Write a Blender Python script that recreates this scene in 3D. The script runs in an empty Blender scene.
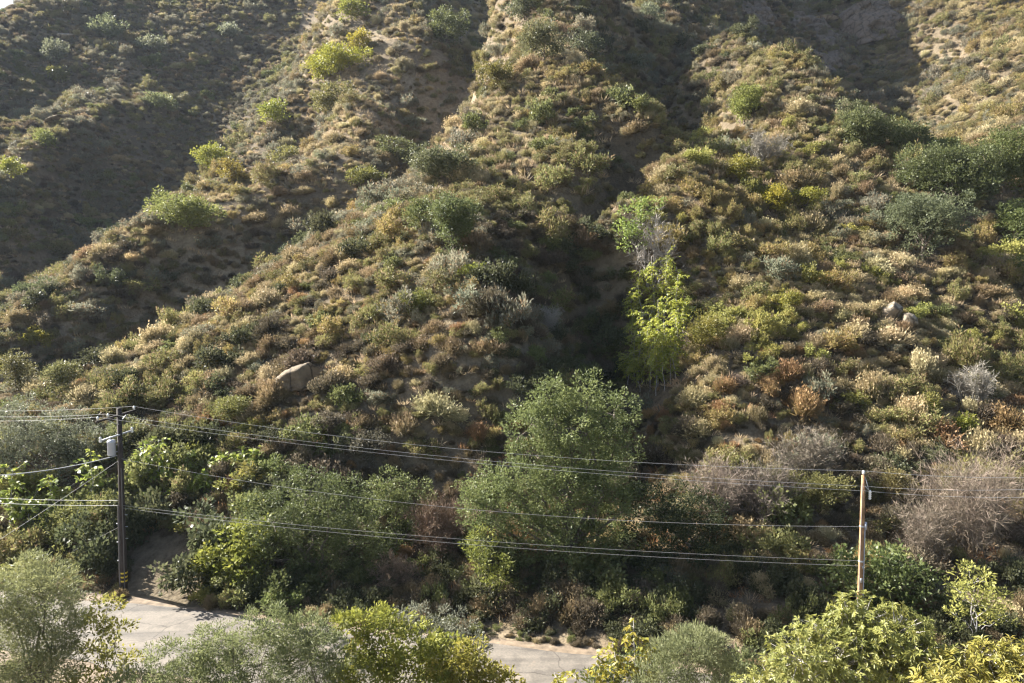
import bpy, math, random
import numpy as np
from mathutils import Vector

# ---------------------------------------------------------------- camera, world, sun, exposure
scene = bpy.context.scene
COL = scene.collection
R = math.radians
F = 692.0                       # focal length in pixels of a 1024 wide frame
PITCH = R(3.5)
CAM = np.array([0.0, 0.0, 17.2])
cam_d = bpy.data.cameras.new('camera')
cam_d.sensor_width = 36.0
cam_d.lens = F / 1024 * 36.0
cam_d.clip_start = 0.5
cam_d.clip_end = 3000
cam = bpy.data.objects.new('camera', cam_d)
COL.objects.link(cam)
cam.location = CAM
cam.rotation_euler = (R(90) - PITCH, 0, 0)
scene.camera = cam

SUN_EL = R(34)
SUN_DIR = Vector((-0.93 * math.cos(SUN_EL), 0.37 * math.cos(SUN_EL), math.sin(SUN_EL))).normalized()   # towards the sun
world = bpy.data.worlds.new('World')
scene.world = world
world.use_nodes = True
wn = world.node_tree
sky = wn.nodes.new('ShaderNodeTexSky')
sky.sky_type = 'NISHITA'
sky.sun_disc = False
sky.sun_elevation = SUN_EL
sky.sun_rotation = math.atan2(SUN_DIR.x, SUN_DIR.y)
sky.altitude = 200
sky.air_density = 1.0
sky.dust_density = 2.0
bg = wn.nodes['Background']
bg.inputs['Strength'].default_value = 0.05
wn.links.new(sky.outputs[0], bg.inputs['Color'])
sun_d = bpy.data.lights.new('sun', 'SUN')
sun_d.energy = 5.0
sun_d.angle = R(0.5)
sun_d.color = (1.0, 0.95, 0.87)
sun = bpy.data.objects.new('sun', sun_d)
COL.objects.link(sun)
sun.location = (-200, 150, 250)
sun.rotation_euler = SUN_DIR.to_track_quat('Z', 'Y').to_euler()
vs = scene.view_settings
vs.view_transform = 'Standard'
vs.look = 'None'
vs.gamma = 1.0
vs.use_curve_mapping = False
vs.exposure = 2.3
scene.cycles.max_bounces = 5
scene.cycles.diffuse_bounces = 3
scene.cycles.transmission_bounces = 2
scene.cycles.volume_bounces = 0
scene.cycles.use_denoising = True
scene.cycles.denoising_input_passes = 'RGB_ALBEDO_NORMAL'
scene.cycles.denoising_prefilter = 'ACCURATE'
scene.cycles.filter_width = 1.25
scene.cycles.sample_clamp_indirect = 4.0

# ---------------------------------------------------------------- terrain from ridge and gully lines
def ray(px, py):
    """direction through a pixel, scaled so that it advances 1 m in y"""
    dx = (np.asarray(px, float) - 512) / F
    dv = (341.5 - np.asarray(py, float)) / F
    fy = math.cos(PITCH) + dv * math.sin(PITCH)
    fz = -math.sin(PITCH) + dv * math.cos(PITCH)
    return dx / fy, fz / fy

def W(px, py, Y, dz=0.0):
    a, b = ray(px, py)
    return np.array([CAM[0] + a * Y, Y, CAM[2] + b * Y + dz])

CP = []
def line(h, *pts, m=0.7, Y0=40.0):                 # near spur points: height h above a plane slope
    for p in pts:
        px, py = p[0], p[1]
        hh = p[2] if len(p) > 2 else h
        a, b = ray(px, py)
        Y = (CAM[2] + m * Y0 - hh) / (m - b)
        CP.append(W(px, py, Y))
def deep(*pts):                                     # points at a given distance
    for p in pts:
        CP.append(W(p[0], p[1], p[2], p[3] if len(p) > 3 else 0.0))
def road_y(x):                                      # far edge of the road
    x = np.asarray(x, float)
    return 33.6 - 0.215 * x - 0.02 * np.clip(x, 0, 14) ** 1.5

# right hand spur: crest and face
line(5, (700, 60, 1), (720, 42, 4), (751, 46, 5), (779, 63, 6), (815, 91, 6), (839, 109, 6), (871, 126, 5), (934, 148, 5), (1000, 165, 4), (1100, 190, 3))
line(2, (740, 110, 3), (720, 160, 2), (760, 220, 3), (720, 280, 2), (800, 170, 4), (860, 200, 4), (850, 300, 3), (950, 260, 3), (780, 340, 3), (900, 360, 3),
     (700, 380, 2), (1000, 340, 2), (820, 420, 2), (960, 430, 2), (700, 450, 1), (1100, 300, 2), (1100, 420, 2))
# bowl behind it, and an added ridge out of view that shades it
deep((720, 42, 144, -6), (751, 46, 139, -7), (779, 63, 127, -8), (815, 91, 116, -8), (839, 109, 110, -8), (871, 126, 106, -7), (934, 148, 100, -6), (1000, 165, 100, -3))
deep((830, 95, 140, -6), (880, 128, 135, -5), (930, 140, 146), (905, 110, 165), (870, 95, 172), (830, 70, 185), (790, 40, 190), (760, 20, 195),
     (860, 20, 205), (810, 5, 212), (900, 40, 195), (930, 70, 180), (960, 130, 138), (950, 100, 152), (980, 60, 160), (960, 20, 182), (1020, 130, 118), (1024, 60, 145),
     (1024, 0, 178), (1100, 100, 120), (1100, 20, 150), (1100, 160, 95), (830, -40, 222), (950, -40, 205), (690, -62, 211), (640, -50, 203), (740, -75, 218), (800, -85, 232), (880, -70, 240))  # highest points: unseen ridge raised to throw shade into the bowl
# gully right of the central spur
line(-7, (640, 10, -5), (668, 50, -6), (685, 100, -8), (690, 150, -9), (670, 205, -9), (637, 250, -8), (610, 310, -8), (602, 370, -7), (612, 430, -5), (585, 340, -5), (580, 300, -3))
deep((700, 10, 185), (620, -20, 205))
# central spur
line(5, (500, -10, 6), (530, 10, 6), (551, 25, 6), (568, 63, 6), (600, 88, 6), (640, 135, 5), (655, 175, 4), (630, 225, 2), (530, 120, 5), (540, 200, 3), (500, 90, 5), (490, 170, 4), (560, 255, 2), (470, 200, 5), (600, 230, 3), (590, 165, 6), (620, 195, 5))
# lower left spur
line(6, (450, 215, 6), (480, 262, 6), (505, 297, 6), (527, 338, 5), (522, 385, 4), (512, 435, 2), (580, 440, -3), (420, 470, 0))
deep((400, 225, 72), (360, 245, 70.5), (330, 262, 69), (270, 310, 65), (200, 350, 61), (150, 392, 57), (120, 418, 54.5),
     (300, 370, 56), (400, 330, 57), (350, 420, 50), (250, 410, 53), (430, 400, 50), (200, 430, 52.5), (300, 460, 48), (100, 460, 51), (30, 470, 51), (-60, 470, 52))
# gully between left spur and central spur
deep((445, 180, 132), (463, 147, 149), (473, 88, 172), (492, 40, 195), (487, 0, 215), (490, -30, 225), (400, 213, 114), (330, 255, 98), (262, 303, 93), (195, 343, 88), (140, 386, 82), (95, 404, 78), (0, 425, 72), (-80, 430, 68))
# long left spur
deep((425, 40, 165), (410, -10, 190), (380, 110, 140), (330, 160, 122), (260, 210, 110), (197, 232, 105), (151, 275, 100), (98, 310, 95), (46, 332, 92), (0, 362, 88), (-60, 390, 84),
     (300, 225, 110), (370, 180, 117), (230, 262, 104), (160, 310, 98.5), (100, 345, 93), (40, 372, 88.8), (290, 265, 106.5), (210, 310, 100.5), (140, 360, 94), (70, 395, 88.5), (0, 405, 85))
deep((310, 45, 192), (340, 0, 215), (290, 85, 178), (265, 125, 163), (235, 160, 150), (200, 190, 140), (150, 220, 130), (100, 253, 123), (330, 95, 163, -1), (300, 145, 148, -1), (265, 180, 136, -1), (240, 213, 124, -1))
# canyon and far wall
deep((310, 40, 226, -5), (265, 112, 192, -6), (235, 150, 180, -6), (190, 185, 166, -6), (150, 212, 156, -5), (90, 248, 150, -5), (40, 290, 140, -2), (0, 340, 106), (-60, 370, 100),
     (280, 30, 256), (200, 100, 223), (210, 30, 253), (120, 140, 193), (100, 30, 246), (60, 190, 168), (20, 250, 140), (0, 300, 119), (-80, 330, 112), (0, 130, 180), (-10, 60, 210), (0, 20, 238), (-60, 44, 230), (22, 8, 246), (45, -2, 252), (0, 12, 290, -30), (-60, 34, 285, -30), (40, -10, 300, -30),
     (150, -12, 275), (300, -20, 272), (150, 100, 208), (126, 107, 200), (80, 130, 183), (35, 151, 167), (0, 183, 152), (126, 96, 212), (80, 120, 194), (35, 143, 180), (0, 174, 164), (60, 96, 220), (0, 128, 196), (170, 60, 236), (130, 45, 240), (80, 62, 226), (20, 95, 203), (-100, 200, 140), (-100, 100, 175), (-100, 40, 215))
# foot of the slope, road bed and the near side
for x in range(-150, 161, 15):
    y = float(road_y(x))
    for d, z in ((6.0, 1.3), (3.0, 0.1), (-3, -0.06), (-9, -0.06), (-22, -0.8), (-45, -1.5)):
        CP.append(np.array([x, y + d, z]))
for x in (-300, -200, -100, 0, 100, 200, 300):      # land behind the ridge
    CP.append(np.array([x, 420.0, 105.0]))
for x, y, z in ((-320, 250, 70), (-320, 100, 12), (-320, 40, 0), (320, 250, 120), (300, 150, 80), (300, 60, 20), (-240, 180, 45), (-230, 100, 13), (240, 120, 66), (220, 60, 22)):
    CP.append(np.array([x, y, z], float))
CP = np.array(CP)

def tps_fit(P, Z, lam):
    d = np.linalg.norm(P[:, None] - P[None], axis=2)
    K = np.where(d > 0, d * d * np.log(d + 1e-12), 0.0) + lam * np.eye(len(P))
    A = np.hstack([np.ones((len(P), 1)), P])
    n = len(P)
    M = np.zeros((n + 3, n + 3))
    M[:n, :n] = K; M[:n, n:] = A; M[n:, :n] = A.T
    return np.linalg.solve(M, np.concatenate([Z, np.zeros(3)]))
SC = 50.0
PW = CP[:, :2] / SC
TW = tps_fit(PW, CP[:, 2], 0.0006)

def vnoise(x, y, seed):
    """smooth value noise on a unit lattice"""
    xi = np.floor(x).astype(np.int64); yi = np.floor(y).astype(np.int64)
    fx = x - xi; fy = y - yi
    fx = fx * fx * fx * (fx * (fx * 6 - 15) + 10); fy = fy * fy * fy * (fy * (fy * 6 - 15) + 10)
    def h(a, b):
        n = (a * 374761393 + b * 668265263 + seed * 974634777) & 0xFFFFFFFF
        n = ((n ^ (n >> 13)) * 1274126177) & 0xFFFFFFFF
        return ((n ^ (n >> 16)) & 0xFFFF) / 32767.5 - 1.0
    return (h(xi, yi) * (1 - fx) + h(xi + 1, yi) * fx) * (1 - fy) + (h(xi, yi + 1) * (1 - fx) + h(xi + 1, yi + 1) * fx) * fy

GX = np.concatenate([np.linspace(-900, -262, 24), np.arange(-258, 258.1, 1.2), np.linspace(262, 900, 24)])
GY = np.concatenate([np.linspace(-500, -12, 20), np.arange(-10, 90, 0.8), np.arange(90, 330, 1.25), np.linspace(332, 1200, 26)])
def terrain_raw():
    XX, YY = np.meshgrid(GX, GY)
    cx = np.clip(XX, -320, 320); cy = np.clip(YY, -10, 420)
    Q = np.stack([cx.ravel(), cy.ravel()], 1) / SC
    Z = np.empty(len(Q))
    for s in range(0, len(Q), 20000):
        q = Q[s:s + 20000]
        d2 = ((q[:, None] - PW[None]) ** 2).sum(2)
        Z[s:s + 20000] = (0.5 * d2 * np.log(d2 + 1e-12)) @ TW[:-3] + TW[-3] + q @ TW[-2:]
    Z = Z.reshape(XX.shape)
    up = np.clip((YY - road_y(XX) - 2.5) / 10, 0, 1)
    far = np.clip((YY - 60) / 120, 0, 1)
    n = 0
    for k, (wl, am) in enumerate(((26, .9), (13, .8), (6.5, .5), (3.2, .28))):
        n = n + am * vnoise(XX / wl + 3.7 * k, YY / wl + 1.3 * k, 11 + k)
    rid = (0.5 - np.abs(vnoise(XX / 17 + YY / 60, YY / 55, 77))) * 1.6     # rills running down the slope
    Z = Z + up * (n * (0.6 + 0.35 * far) + rid * (0.7 + 1.3 * far))
    bed = np.clip((np.abs(YY - (road_y(XX) - 3.0)) - 3.6) / 2.0, 0, 1)      # flat under the road
    Z = Z * bed + (-0.06) * (1 - bed)
    Z = np.where(YY < road_y(XX) - 9, np.minimum(Z, 0.0), Z)
    return np.clip(Z, -4, 190)
GZ = terrain_raw()
def H(x, y):
    x = np.atleast_1d(np.asarray(x, float)); y = np.atleast_1d(np.asarray(y, float))
    i = np.clip(np.searchsorted(GX, x) - 1, 0, len(GX) - 2); j = np.clip(np.searchsorted(GY, y) - 1, 0, len(GY) - 2)
    u = np.clip((x - GX[i]) / (GX[i + 1] - GX[i]), 0, 1); v = np.clip((y - GY[j]) / (GY[j + 1] - GY[j]), 0, 1)
    return (GZ[j, i] * (1 - u) + GZ[j, i + 1] * u) * (1 - v) + (GZ[j + 1, i] * (1 - u) + GZ[j + 1, i + 1] * u) * v
def h1(x, y):
    return float(H(x, y)[0])
def hit(px, py, start=18.0):
    """where the ray through a pixel meets the ground"""
    a, b = ray(px, py)
    Y = np.arange(start, 330, 0.15)
    g = H(a * Y, Y) - (CAM[2] + b * Y)
    k = np.argmax(g > 0)
    Yk = Y[k] if g[k] > 0 else 300.0
    return np.array([a * Yk, Yk, h1(a * Yk, Yk)])
def project(p):
    p = np.asarray(p, float) - CAM
    x, y, z = p[..., 0], p[..., 1], p[..., 2]
    dpt = y * math.cos(PITCH) - z * math.sin(PITCH)
    upv = y * math.sin(PITCH) + z * math.cos(PITCH)
    return 512 + F * x / dpt, 341.5 - F * upv / dpt, dpt

def mesh_np(name, V, faces, smooth=False):
    """mesh from vertex array and an (n,k) face array"""
    V = np.asarray(V, np.float32); faces = np.asarray(faces, np.int32)
    me = bpy.data.meshes.new(name)
    k = faces.shape[1]
    me.vertices.add(len(V)); me.vertices.foreach_set('co', V.ravel())
    me.loops.add(faces.size); me.loops.foreach_set('vertex_index', faces.ravel())
    me.polygons.add(len(faces))
    me.polygons.foreach_set('loop_start', np.arange(0, faces.size, k, dtype=np.int32))
    if smooth:
        me.polygons.foreach_set('use_smooth', np.ones(len(faces), bool))
    me.update(calc_edges=True)
    return me
def obj(name, me, mat=None, parent=None):
    o = bpy.data.objects.new(name, me)
    COL.objects.link(o)
    if mat is not None and not me.materials:
        me.materials.append(mat)
    if parent is not None:
        o.parent = parent
    return o
def tag(o, label=None, cat=None, group=None, kind=None):
    if label: o['label'] = label
    if cat: o['category'] = cat
    if group: o['group'] = group
    if kind: o['kind'] = kind
    return o

def grid_mesh():
    nx, ny = len(GX), len(GY)
    XX, YY = np.meshgrid(GX, GY)
    V = np.stack([XX.ravel(), YY.ravel(), GZ.ravel()], 1)
    idx = np.arange(nx * ny).reshape(ny, nx)
    Fc = np.stack([idx[:-1, :-1].ravel(), idx[:-1, 1:].ravel(), idx[1:, 1:].ravel(), idx[1:, :-1].ravel()], 1)
    return mesh_np('hillside', V, Fc, True)

# ---------------------------------------------------------------- materials
def new_mat(name):
    m = bpy.data.materials.new(name)
    m.use_nodes = True
    nt = m.node_tree
    return m, nt, nt.nodes['Principled BSDF']
def N(nt, typ, **kw):
    n = nt.nodes.new(typ)
    for k, v in kw.items():
        setattr(n, k, v)
    return n
def ramp(nt, stops):
    r = N(nt, 'ShaderNodeValToRGB')
    e = r.color_ramp.elements
    while len(e) < len(stops):
        e.new(0.5)
    for k, (p, c) in enumerate(stops):
        e[k].position = p
        e[k].color = (*c, 1)
    return r
def plain(name, color, rough=0.7, metal=0.0, noise=0.0, scale=8.0):
    m, nt, b = new_mat(name)
    b.inputs['Roughness'].default_value = rough
    b.inputs['Metallic'].default_value = metal
    if noise:
        tc = N(nt, 'ShaderNodeTexCoord'); nz = N(nt, 'ShaderNodeTexNoise')
        nz.inputs['Scale'].default_value = scale; nz.inputs['Detail'].default_value = 5
        nt.links.new(tc.outputs['Object'], nz.inputs['Vector'])
        c = np.array(color)
        r = ramp(nt, [(0.3, c * (1 - noise)), (0.7, np.minimum(c * (1 + noise), 0.9))])
        nt.links.new(nz.outputs[0], r.inputs[0]); nt.links.new(r.outputs[0], b.inputs['Base Color'])
    else:
        b.inputs['Base Color'].default_value = (*color, 1)
    return m

def leaf_mat(name, transl, spread=0.35, hue=0.03, gloss=0.12, dead=None):
    """foliage: the plant's own tint, a leaf to leaf variation, thin leaves let light through"""
    m, nt, b = new_mat(name)
    L = nt.links
    ti = N(nt, 'ShaderNodeAttribute', attribute_name='tint', attribute_type='INSTANCER')
    lv = N(nt, 'ShaderNodeAttribute', attribute_name='lv', attribute_type='GEOMETRY')
    hs = N(nt, 'ShaderNodeHueSaturation')
    mr = N(nt, 'ShaderNodeMapRange'); mr.inputs['To Min'].default_value = 1 - spread; mr.inputs['To Max'].default_value = 1 + spread
    mh = N(nt, 'ShaderNodeMapRange'); mh.inputs['To Min'].default_value = 0.5 + hue; mh.inputs['To Max'].default_value = 0.5 - hue
    L.new(lv.outputs['Fac'], mr.inputs['Value']); L.new(lv.outputs['Fac'], mh.inputs['Value'])
    L.new(ti.outputs['Color'], hs.inputs['Color']); L.new(mr.outputs[0], hs.inputs['Value']); L.new(mh.outputs[0], hs.inputs['Hue'])
    col = hs.outputs[0]
    if dead:                                         # some leaves or sprigs are dry
        cr = N(nt, 'ShaderNodeMath', operation='GREATER_THAN'); cr.inputs[1].default_value = 1 - dead
        ml = N(nt, 'ShaderNodeMath', operation='FRACT'); m7 = N(nt, 'ShaderNodeMath', operation='MULTIPLY'); m7.inputs[1].default_value = 37.0
        L.new(lv.outputs['Fac'], m7.inputs[0]); L.new(m7.outputs[0], ml.inputs[0]); L.new(ml.outputs[0], cr.inputs[0])
        mx = N(nt, 'ShaderNodeMixRGB'); mx.inputs[2].default_value = (0.24, 0.17, 0.10, 1)
        L.new(cr.outputs[0], mx.inputs[0]); L.new(col, mx.inputs[1]); col = mx.outputs[0]
    L.new(col, b.inputs['Base Color'])
    b.inputs['Roughness'].default_value = 0.5
    b.inputs['Specular IOR Level'].default_value = gloss * 2
    tr = N(nt, 'ShaderNodeBsdfTranslucent'); L.new(col, tr.inputs['Color'])
    ms = N(nt, 'ShaderNodeMixShader'); ms.inputs[0].default_value = transl
    out = nt.nodes['Material Output']
    L.new(b.outputs[0], ms.inputs[1]); L.new(tr.outputs[0], ms.inputs[2]); L.new(ms.outputs[0], out.inputs['Surface'])
    return m
M_SCRUB = leaf_mat('scrub_leaf', 0.40, 0.45, 0.025, 0.08, dead=0.16)
M_LEAF = leaf_mat('tree_leaf', 0.42, 0.4, 0.02, 0.12)
M_BROAD = leaf_mat('broad_leaf', 0.42, 0.3, 0.02, 0.2)
M_TWIG = leaf_mat('dry_twig', 0.05, 0.35, 0.02, 0.05)
M_GRASS = leaf_mat('dry_grass_blade', 0.35, 0.3, 0.015, 0.05)
M_BARK = plain('bark', (0.13, 0.105, 0.08), 0.9, 0, 0.45, 6)
M_BARKPALE = plain('pale_dry_wood', (0.42, 0.39, 0.36), 0.85, 0, 0.3, 8)

def soil_mat():
    m, nt, b = new_mat('hillside_soil')
    L = nt.links
    tc = N(nt, 'ShaderNodeTexCoord')
    n1 = N(nt, 'ShaderNodeTexNoise'); n1.inputs['Scale'].default_value = 0.07; n1.inputs['Detail'].default_value = 6; n1.inputs['Roughness'].default_value = 0.65
    n2 = N(nt, 'ShaderNodeTexNoise'); n2.inputs['Scale'].default_value = 1.6; n2.inputs['Detail'].default_value = 8; n2.inputs['Roughness'].default_value = 0.7
    L.new(tc.outputs['Object'], n1.inputs['Vector']); L.new(tc.outputs['Object'], n2.inputs['Vector'])
    r1 = ramp(nt, [(0.35, (0.185, 0.14, 0.09)), (0.5, (0.245, 0.195, 0.13)), (0.68, (0.30, 0.245, 0.17))])
    r2 = ramp(nt, [(0.3, (0.45, 0.43, 0.42)), (0.55, (0.95, 0.95, 0.95)), (0.75, (1.25, 1.22, 1.15))])
    L.new(n1.outputs[0], r1.inputs[0]); L.new(n2.outputs[0], r2.inputs[0])
    at = N(nt, 'ShaderNodeAttribute', attribute_name='bare', attribute_type='GEOMETRY')      # bare pale dirt or brown leaf litter, darkened for shade among shrubs too
    lit = N(nt, 'ShaderNodeMixRGB'); lit.inputs[1].default_value = (.10, .08, .052, 1)
    L.new(at.outputs['Fac'], lit.inputs[0]); L.new(r1.outputs[0], lit.inputs[2])
    mx = N(nt, 'ShaderNodeMixRGB', blend_type='MULTIPLY'); mx.inputs[0].default_value = 1
    L.new(lit.outputs[0], mx.inputs[1]); L.new(r2.outputs[0], mx.inputs[2]); L.new(mx.outputs[0], b.inputs['Base Color'])
    b.inputs['Roughness'].default_value = 0.95
    b.inputs['Specular IOR Level'].default_value = 0.1
    vo = N(nt, 'ShaderNodeTexVoronoi'); vo.inputs['Scale'].default_value = 4.5; vo.inputs['Randomness'].default_value = 1
    L.new(tc.outputs['Object'], vo.inputs['Vector'])
    ad = N(nt, 'ShaderNodeMath', operation='SUBTRACT'); L.new(n2.outputs[0], ad.inputs[0]); L.new(vo.outputs['Distance'], ad.inputs[1])
    bp = N(nt, 'ShaderNodeBump'); bp.inputs['Strength'].default_value = 0.5; bp.inputs['Distance'].default_value = 0.12
    L.new(ad.outputs[0], bp.inputs['Height']); L.new(bp.outputs[0], b.inputs['Normal'])
    return m

def rock_mat(name, c):
    m, nt, b = new_mat(name)
    L = nt.links
    tc = N(nt, 'ShaderNodeTexCoord')
    n1 = N(nt, 'ShaderNodeTexNoise'); n1.inputs['Scale'].default_value = 0.9; n1.inputs['Detail'].default_value = 9; n1.inputs['Roughness'].default_value = 0.7
    v = N(nt, 'ShaderNodeTexVoronoi', feature='DISTANCE_TO_EDGE'); v.inputs['Scale'].default_value = 0.8
    L.new(tc.outputs['Object'], n1.inputs['Vector'])
    c = np.array(c)
    r = ramp(nt, [(0.3, c * 0.45), (0.5, c), (0.7, c * 1.3)])
    ck = ramp(nt, [(0.0, (.25, .23, .21)), (0.06, (1, 1, 1)), (1.0, (1, 1, 1))])
    nd = N(nt, 'ShaderNodeMixRGB'); nd.inputs[0].default_value = .35
    L.new(tc.outputs['Object'], nd.inputs[1]); L.new(n1.outputs['Color'], nd.inputs[2]); L.new(nd.outputs[0], v.inputs['Vector'])
    mx = N(nt, 'ShaderNodeMixRGB', blend_type='MULTIPLY'); mx.inputs[0].default_value = 1
    L.new(v.outputs['Distance'], ck.inputs[0]); L.new(r.outputs[0], mx.inputs[1]); L.new(ck.outputs[0], mx.inputs[2])
    L.new(n1.outputs[0], r.inputs[0]); L.new(mx.outputs[0], b.inputs['Base Color'])
    b.inputs['Roughness'].default_value = 0.9
    bp = N(nt, 'ShaderNodeBump'); bp.inputs['Strength'].default_value = 0.8; bp.inputs['Distance'].default_value = 0.25
    L.new(n1.outputs[0], bp.inputs['Height']); L.new(bp.outputs[0], b.inputs['Normal'])
    return m
M_ROCK = rock_mat('sandstone', (0.24, 0.20, 0.145))

def road_mat():
    m, nt, b = new_mat('worn_asphalt')
    L = nt.links
    tc = N(nt, 'ShaderNodeTexCoord')
    mp = N(nt, 'ShaderNodeMapping'); mp.inputs['Rotation'].default_value = (0, 0, 0.188); mp.inputs['Scale'].default_value = (0.12, 1.3, 1)
    n1 = N(nt, 'ShaderNodeTexNoise'); n1.inputs['Scale'].default_value = 1.0; n1.inputs['Detail'].default_value = 6
    n2 = N(nt, 'ShaderNodeTexNoise'); n2.inputs['Scale'].default_value = 9; n2.inputs['Detail'].default_value = 8
    L.new(tc.outputs['Object'], mp.inputs[0]); L.new(mp.outputs[0], n1.inputs['Vector']); L.new(tc.outputs['Object'], n2.inputs['Vector'])
    r1 = ramp(nt, [(0.3, (0.088, 0.078, 0.066)), (0.48, (0.13, 0.114, 0.094)), (0.7, (0.17, 0.148, 0.12))])
    r2 = ramp(nt, [(0.3, (0.8, 0.8, 0.8)), (0.7, (1.12, 1.1, 1.08))])
    L.new(n1.outputs[0], r1.inputs[0]); L.new(n2.outputs[0], r2.inputs[0])
    mx = N(nt, 'ShaderNodeMixRGB', blend_type='MULTIPLY'); mx.inputs[0].default_value = 1
    L.new(r1.outputs[0], mx.inputs[1]); L.new(r2.outputs[0], mx.inputs[2])
    vc = N(nt, 'ShaderNodeTexVoronoi', feature='DISTANCE_TO_EDGE'); vc.inputs['Scale'].default_value = 0.55
    n3 = N(nt, 'ShaderNodeTexNoise'); n3.inputs['Scale'].default_value = 0.8; n3.inputs['Detail'].default_value = 6
    L.new(tc.outputs['Object'], n3.inputs['Vector'])
    nd = N(nt, 'ShaderNodeMixRGB'); nd.inputs[0].default_value = .5
    L.new(tc.outputs['Object'], nd.inputs[1]); L.new(n3.outputs['Color'], nd.inputs[2]); L.new(nd.outputs[0], vc.inputs['Vector'])
    ck = ramp(nt, [(0.0, (.4, .39, .38)), (0.014, (1, 1, 1)), (1.0, (1, 1, 1))]); L.new(vc.outputs['Distance'], ck.inputs[0])
    m2 = N(nt, 'ShaderNodeMixRGB', blend_type='MULTIPLY'); m2.inputs[0].default_value = .8
    L.new(mx.outputs[0], m2.inputs[1]); L.new(ck.outputs[0], m2.inputs[2])
    pt = ramp(nt, [(0.42, (.72, .72, .72)), (0.5, (1, 1, 1)), (0.62, (1.0, 1.0, 1.0)), (0.7, (1.35, 1.28, 1.18))]); L.new(n3.outputs[0], pt.inputs[0])
    m3 = N(nt, 'ShaderNodeMixRGB', blend_type='MULTIPLY'); m3.inputs[0].default_value = .9
    L.new(m2.outputs[0], m3.inputs[1]); L.new(pt.outputs[0], m3.inputs[2]); L.new(m3.outputs[0], b.inputs['Base Color'])
    b.inputs['Roughness'].default_value = 0.85
    bp = N(nt, 'ShaderNodeBump'); bp.inputs['Strength'].default_value = 0.3; bp.inputs['Distance'].default_value = 0.02
    L.new(n2.outputs[0], bp.inputs['Height']); L.new(bp.outputs[0], b.inputs['Normal'])
    return m

# ---------------------------------------------------------------- the setting
def bare_ground():
    """0 = litter under brush, its dark tone deepening the shade there too, 1 = bare dirt: the dry ridge at left, the far right flank and the valley floor; the cut by the dark pole has shade painted in"""
    XX, YY = np.meshgrid(GX, GY)
    qx, qy, qd = project(np.stack([XX, np.maximum(YY, 1), GZ], -1))
    b = np.full(XX.shape, .18) + .35 * vnoise(XX / 14, YY / 14, 301)
    b = np.where((YY > 84) & (qx < 480), .7 + .45 * vnoise(XX / 11, YY / 11, 302), b)
    b = np.where((YY > 130) & (qx < 300) & ~((qx > 200) & (qy > 170)), .22 + .4 * vnoise(XX / 11, YY / 11, 304), b)
    b = np.where((qx > 880) & (qy < 175) & (YY > 100), .22 + .35 * vnoise(XX / 9, YY / 9, 303), b)
    b = np.where(YY < road_y(XX) + 1.2, .7, b)
    b = np.where((qx > 110) & (qx < 215) & (qy > 525) & (YY < 48), .2, b)  # dirt cut toned darker, painting in the shade that lies on it
    return np.clip(b, 0, 1)
hm = grid_mesh()
hm.attributes.new('bare', 'FLOAT', 'POINT').data.foreach_set('value', bare_ground().astype(np.float32).ravel())
hill = tag(obj('hillside', hm, soil_mat()), 'steep dry hillside of ridges and gullies above the road', 'hillside', kind='structure')
def strip(name, x0, x1, lo, hi, z, mat, wob=0.0, seed=1):
    xs = np.arange(x0, x1 + .1, 1.0)
    rows = []
    for t in np.linspace(0, 1, 7):
        off = lo + (hi - lo) * t
        w = wob * vnoise(xs / 2.3, xs * 0 + t * 3, seed) * (1 if t in (0.0, 1.0) else 0)
        rows.append(np.stack([xs, road_y(xs) + off + w, np.full_like(xs, z)], 1))
    V = np.concatenate(rows); n = len(xs); k = np.arange(7 * n).reshape(7, n)
    Fc = np.stack([k[:-1, :-1].ravel(), k[:-1, 1:].ravel(), k[1:, 1:].ravel(), k[1:, :-1].ravel()], 1)
    return obj(name, mesh_np(name, V, Fc), mat)
rd = tag(strip('road', -160, 160, -6.2, -0.2, 0.0, road_mat(), 0.3), 'narrow worn grey asphalt road along the foot of the slope', 'road', kind='structure')
sh = tag(strip('dirt_shoulder', -160, 160, -7.6, 0.7, -0.025, plain('shoulder_dirt', (0.16, 0.12, 0.08), 0.95, 0, 0.45, 2.5), 0.5, 3), 'pale dirt shoulder along the road edge', 'road shoulder', kind='structure')

# ---------------------------------------------------------------- plant geometry
def unit(v):
    return v / np.maximum(np.linalg.norm(v, axis=-1, keepdims=True), 1e-9)
def rdir(rng, n):
    return unit(rng.normal(size=(n, 3)))
def blades(base, d, length, width, rng, fold=0.0):
    """one diamond leaf per row, growing from base along d"""
    n = len(base)
    length = np.broadcast_to(np.asarray(length, float), (n,))[:, None]; width = np.broadcast_to(np.asarray(width, float), (n,))[:, None]
    side = unit(np.cross(d, rdir(rng, n)))
    mid = base + d * length * 0.45
    tip = base + d * length
    tip[:, 2] -= fold * length[:, 0]
    V = np.stack([base, mid + side * width * .5, tip, mid - side * width * .5], 1)
    return V.reshape(-1, 3)
def leaf_mesh(name, V, rng, lv=None):
    n = len(V) // 4
    me = mesh_np(name, V, np.arange(n * 4).reshape(n, 4))
    a = me.attributes.new('lv', 'FLOAT', 'FACE')
    if lv is None:
        lv = rng.random(n)
    a.data.foreach_set('value', np.asarray(lv, np.float32))
    return me
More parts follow.
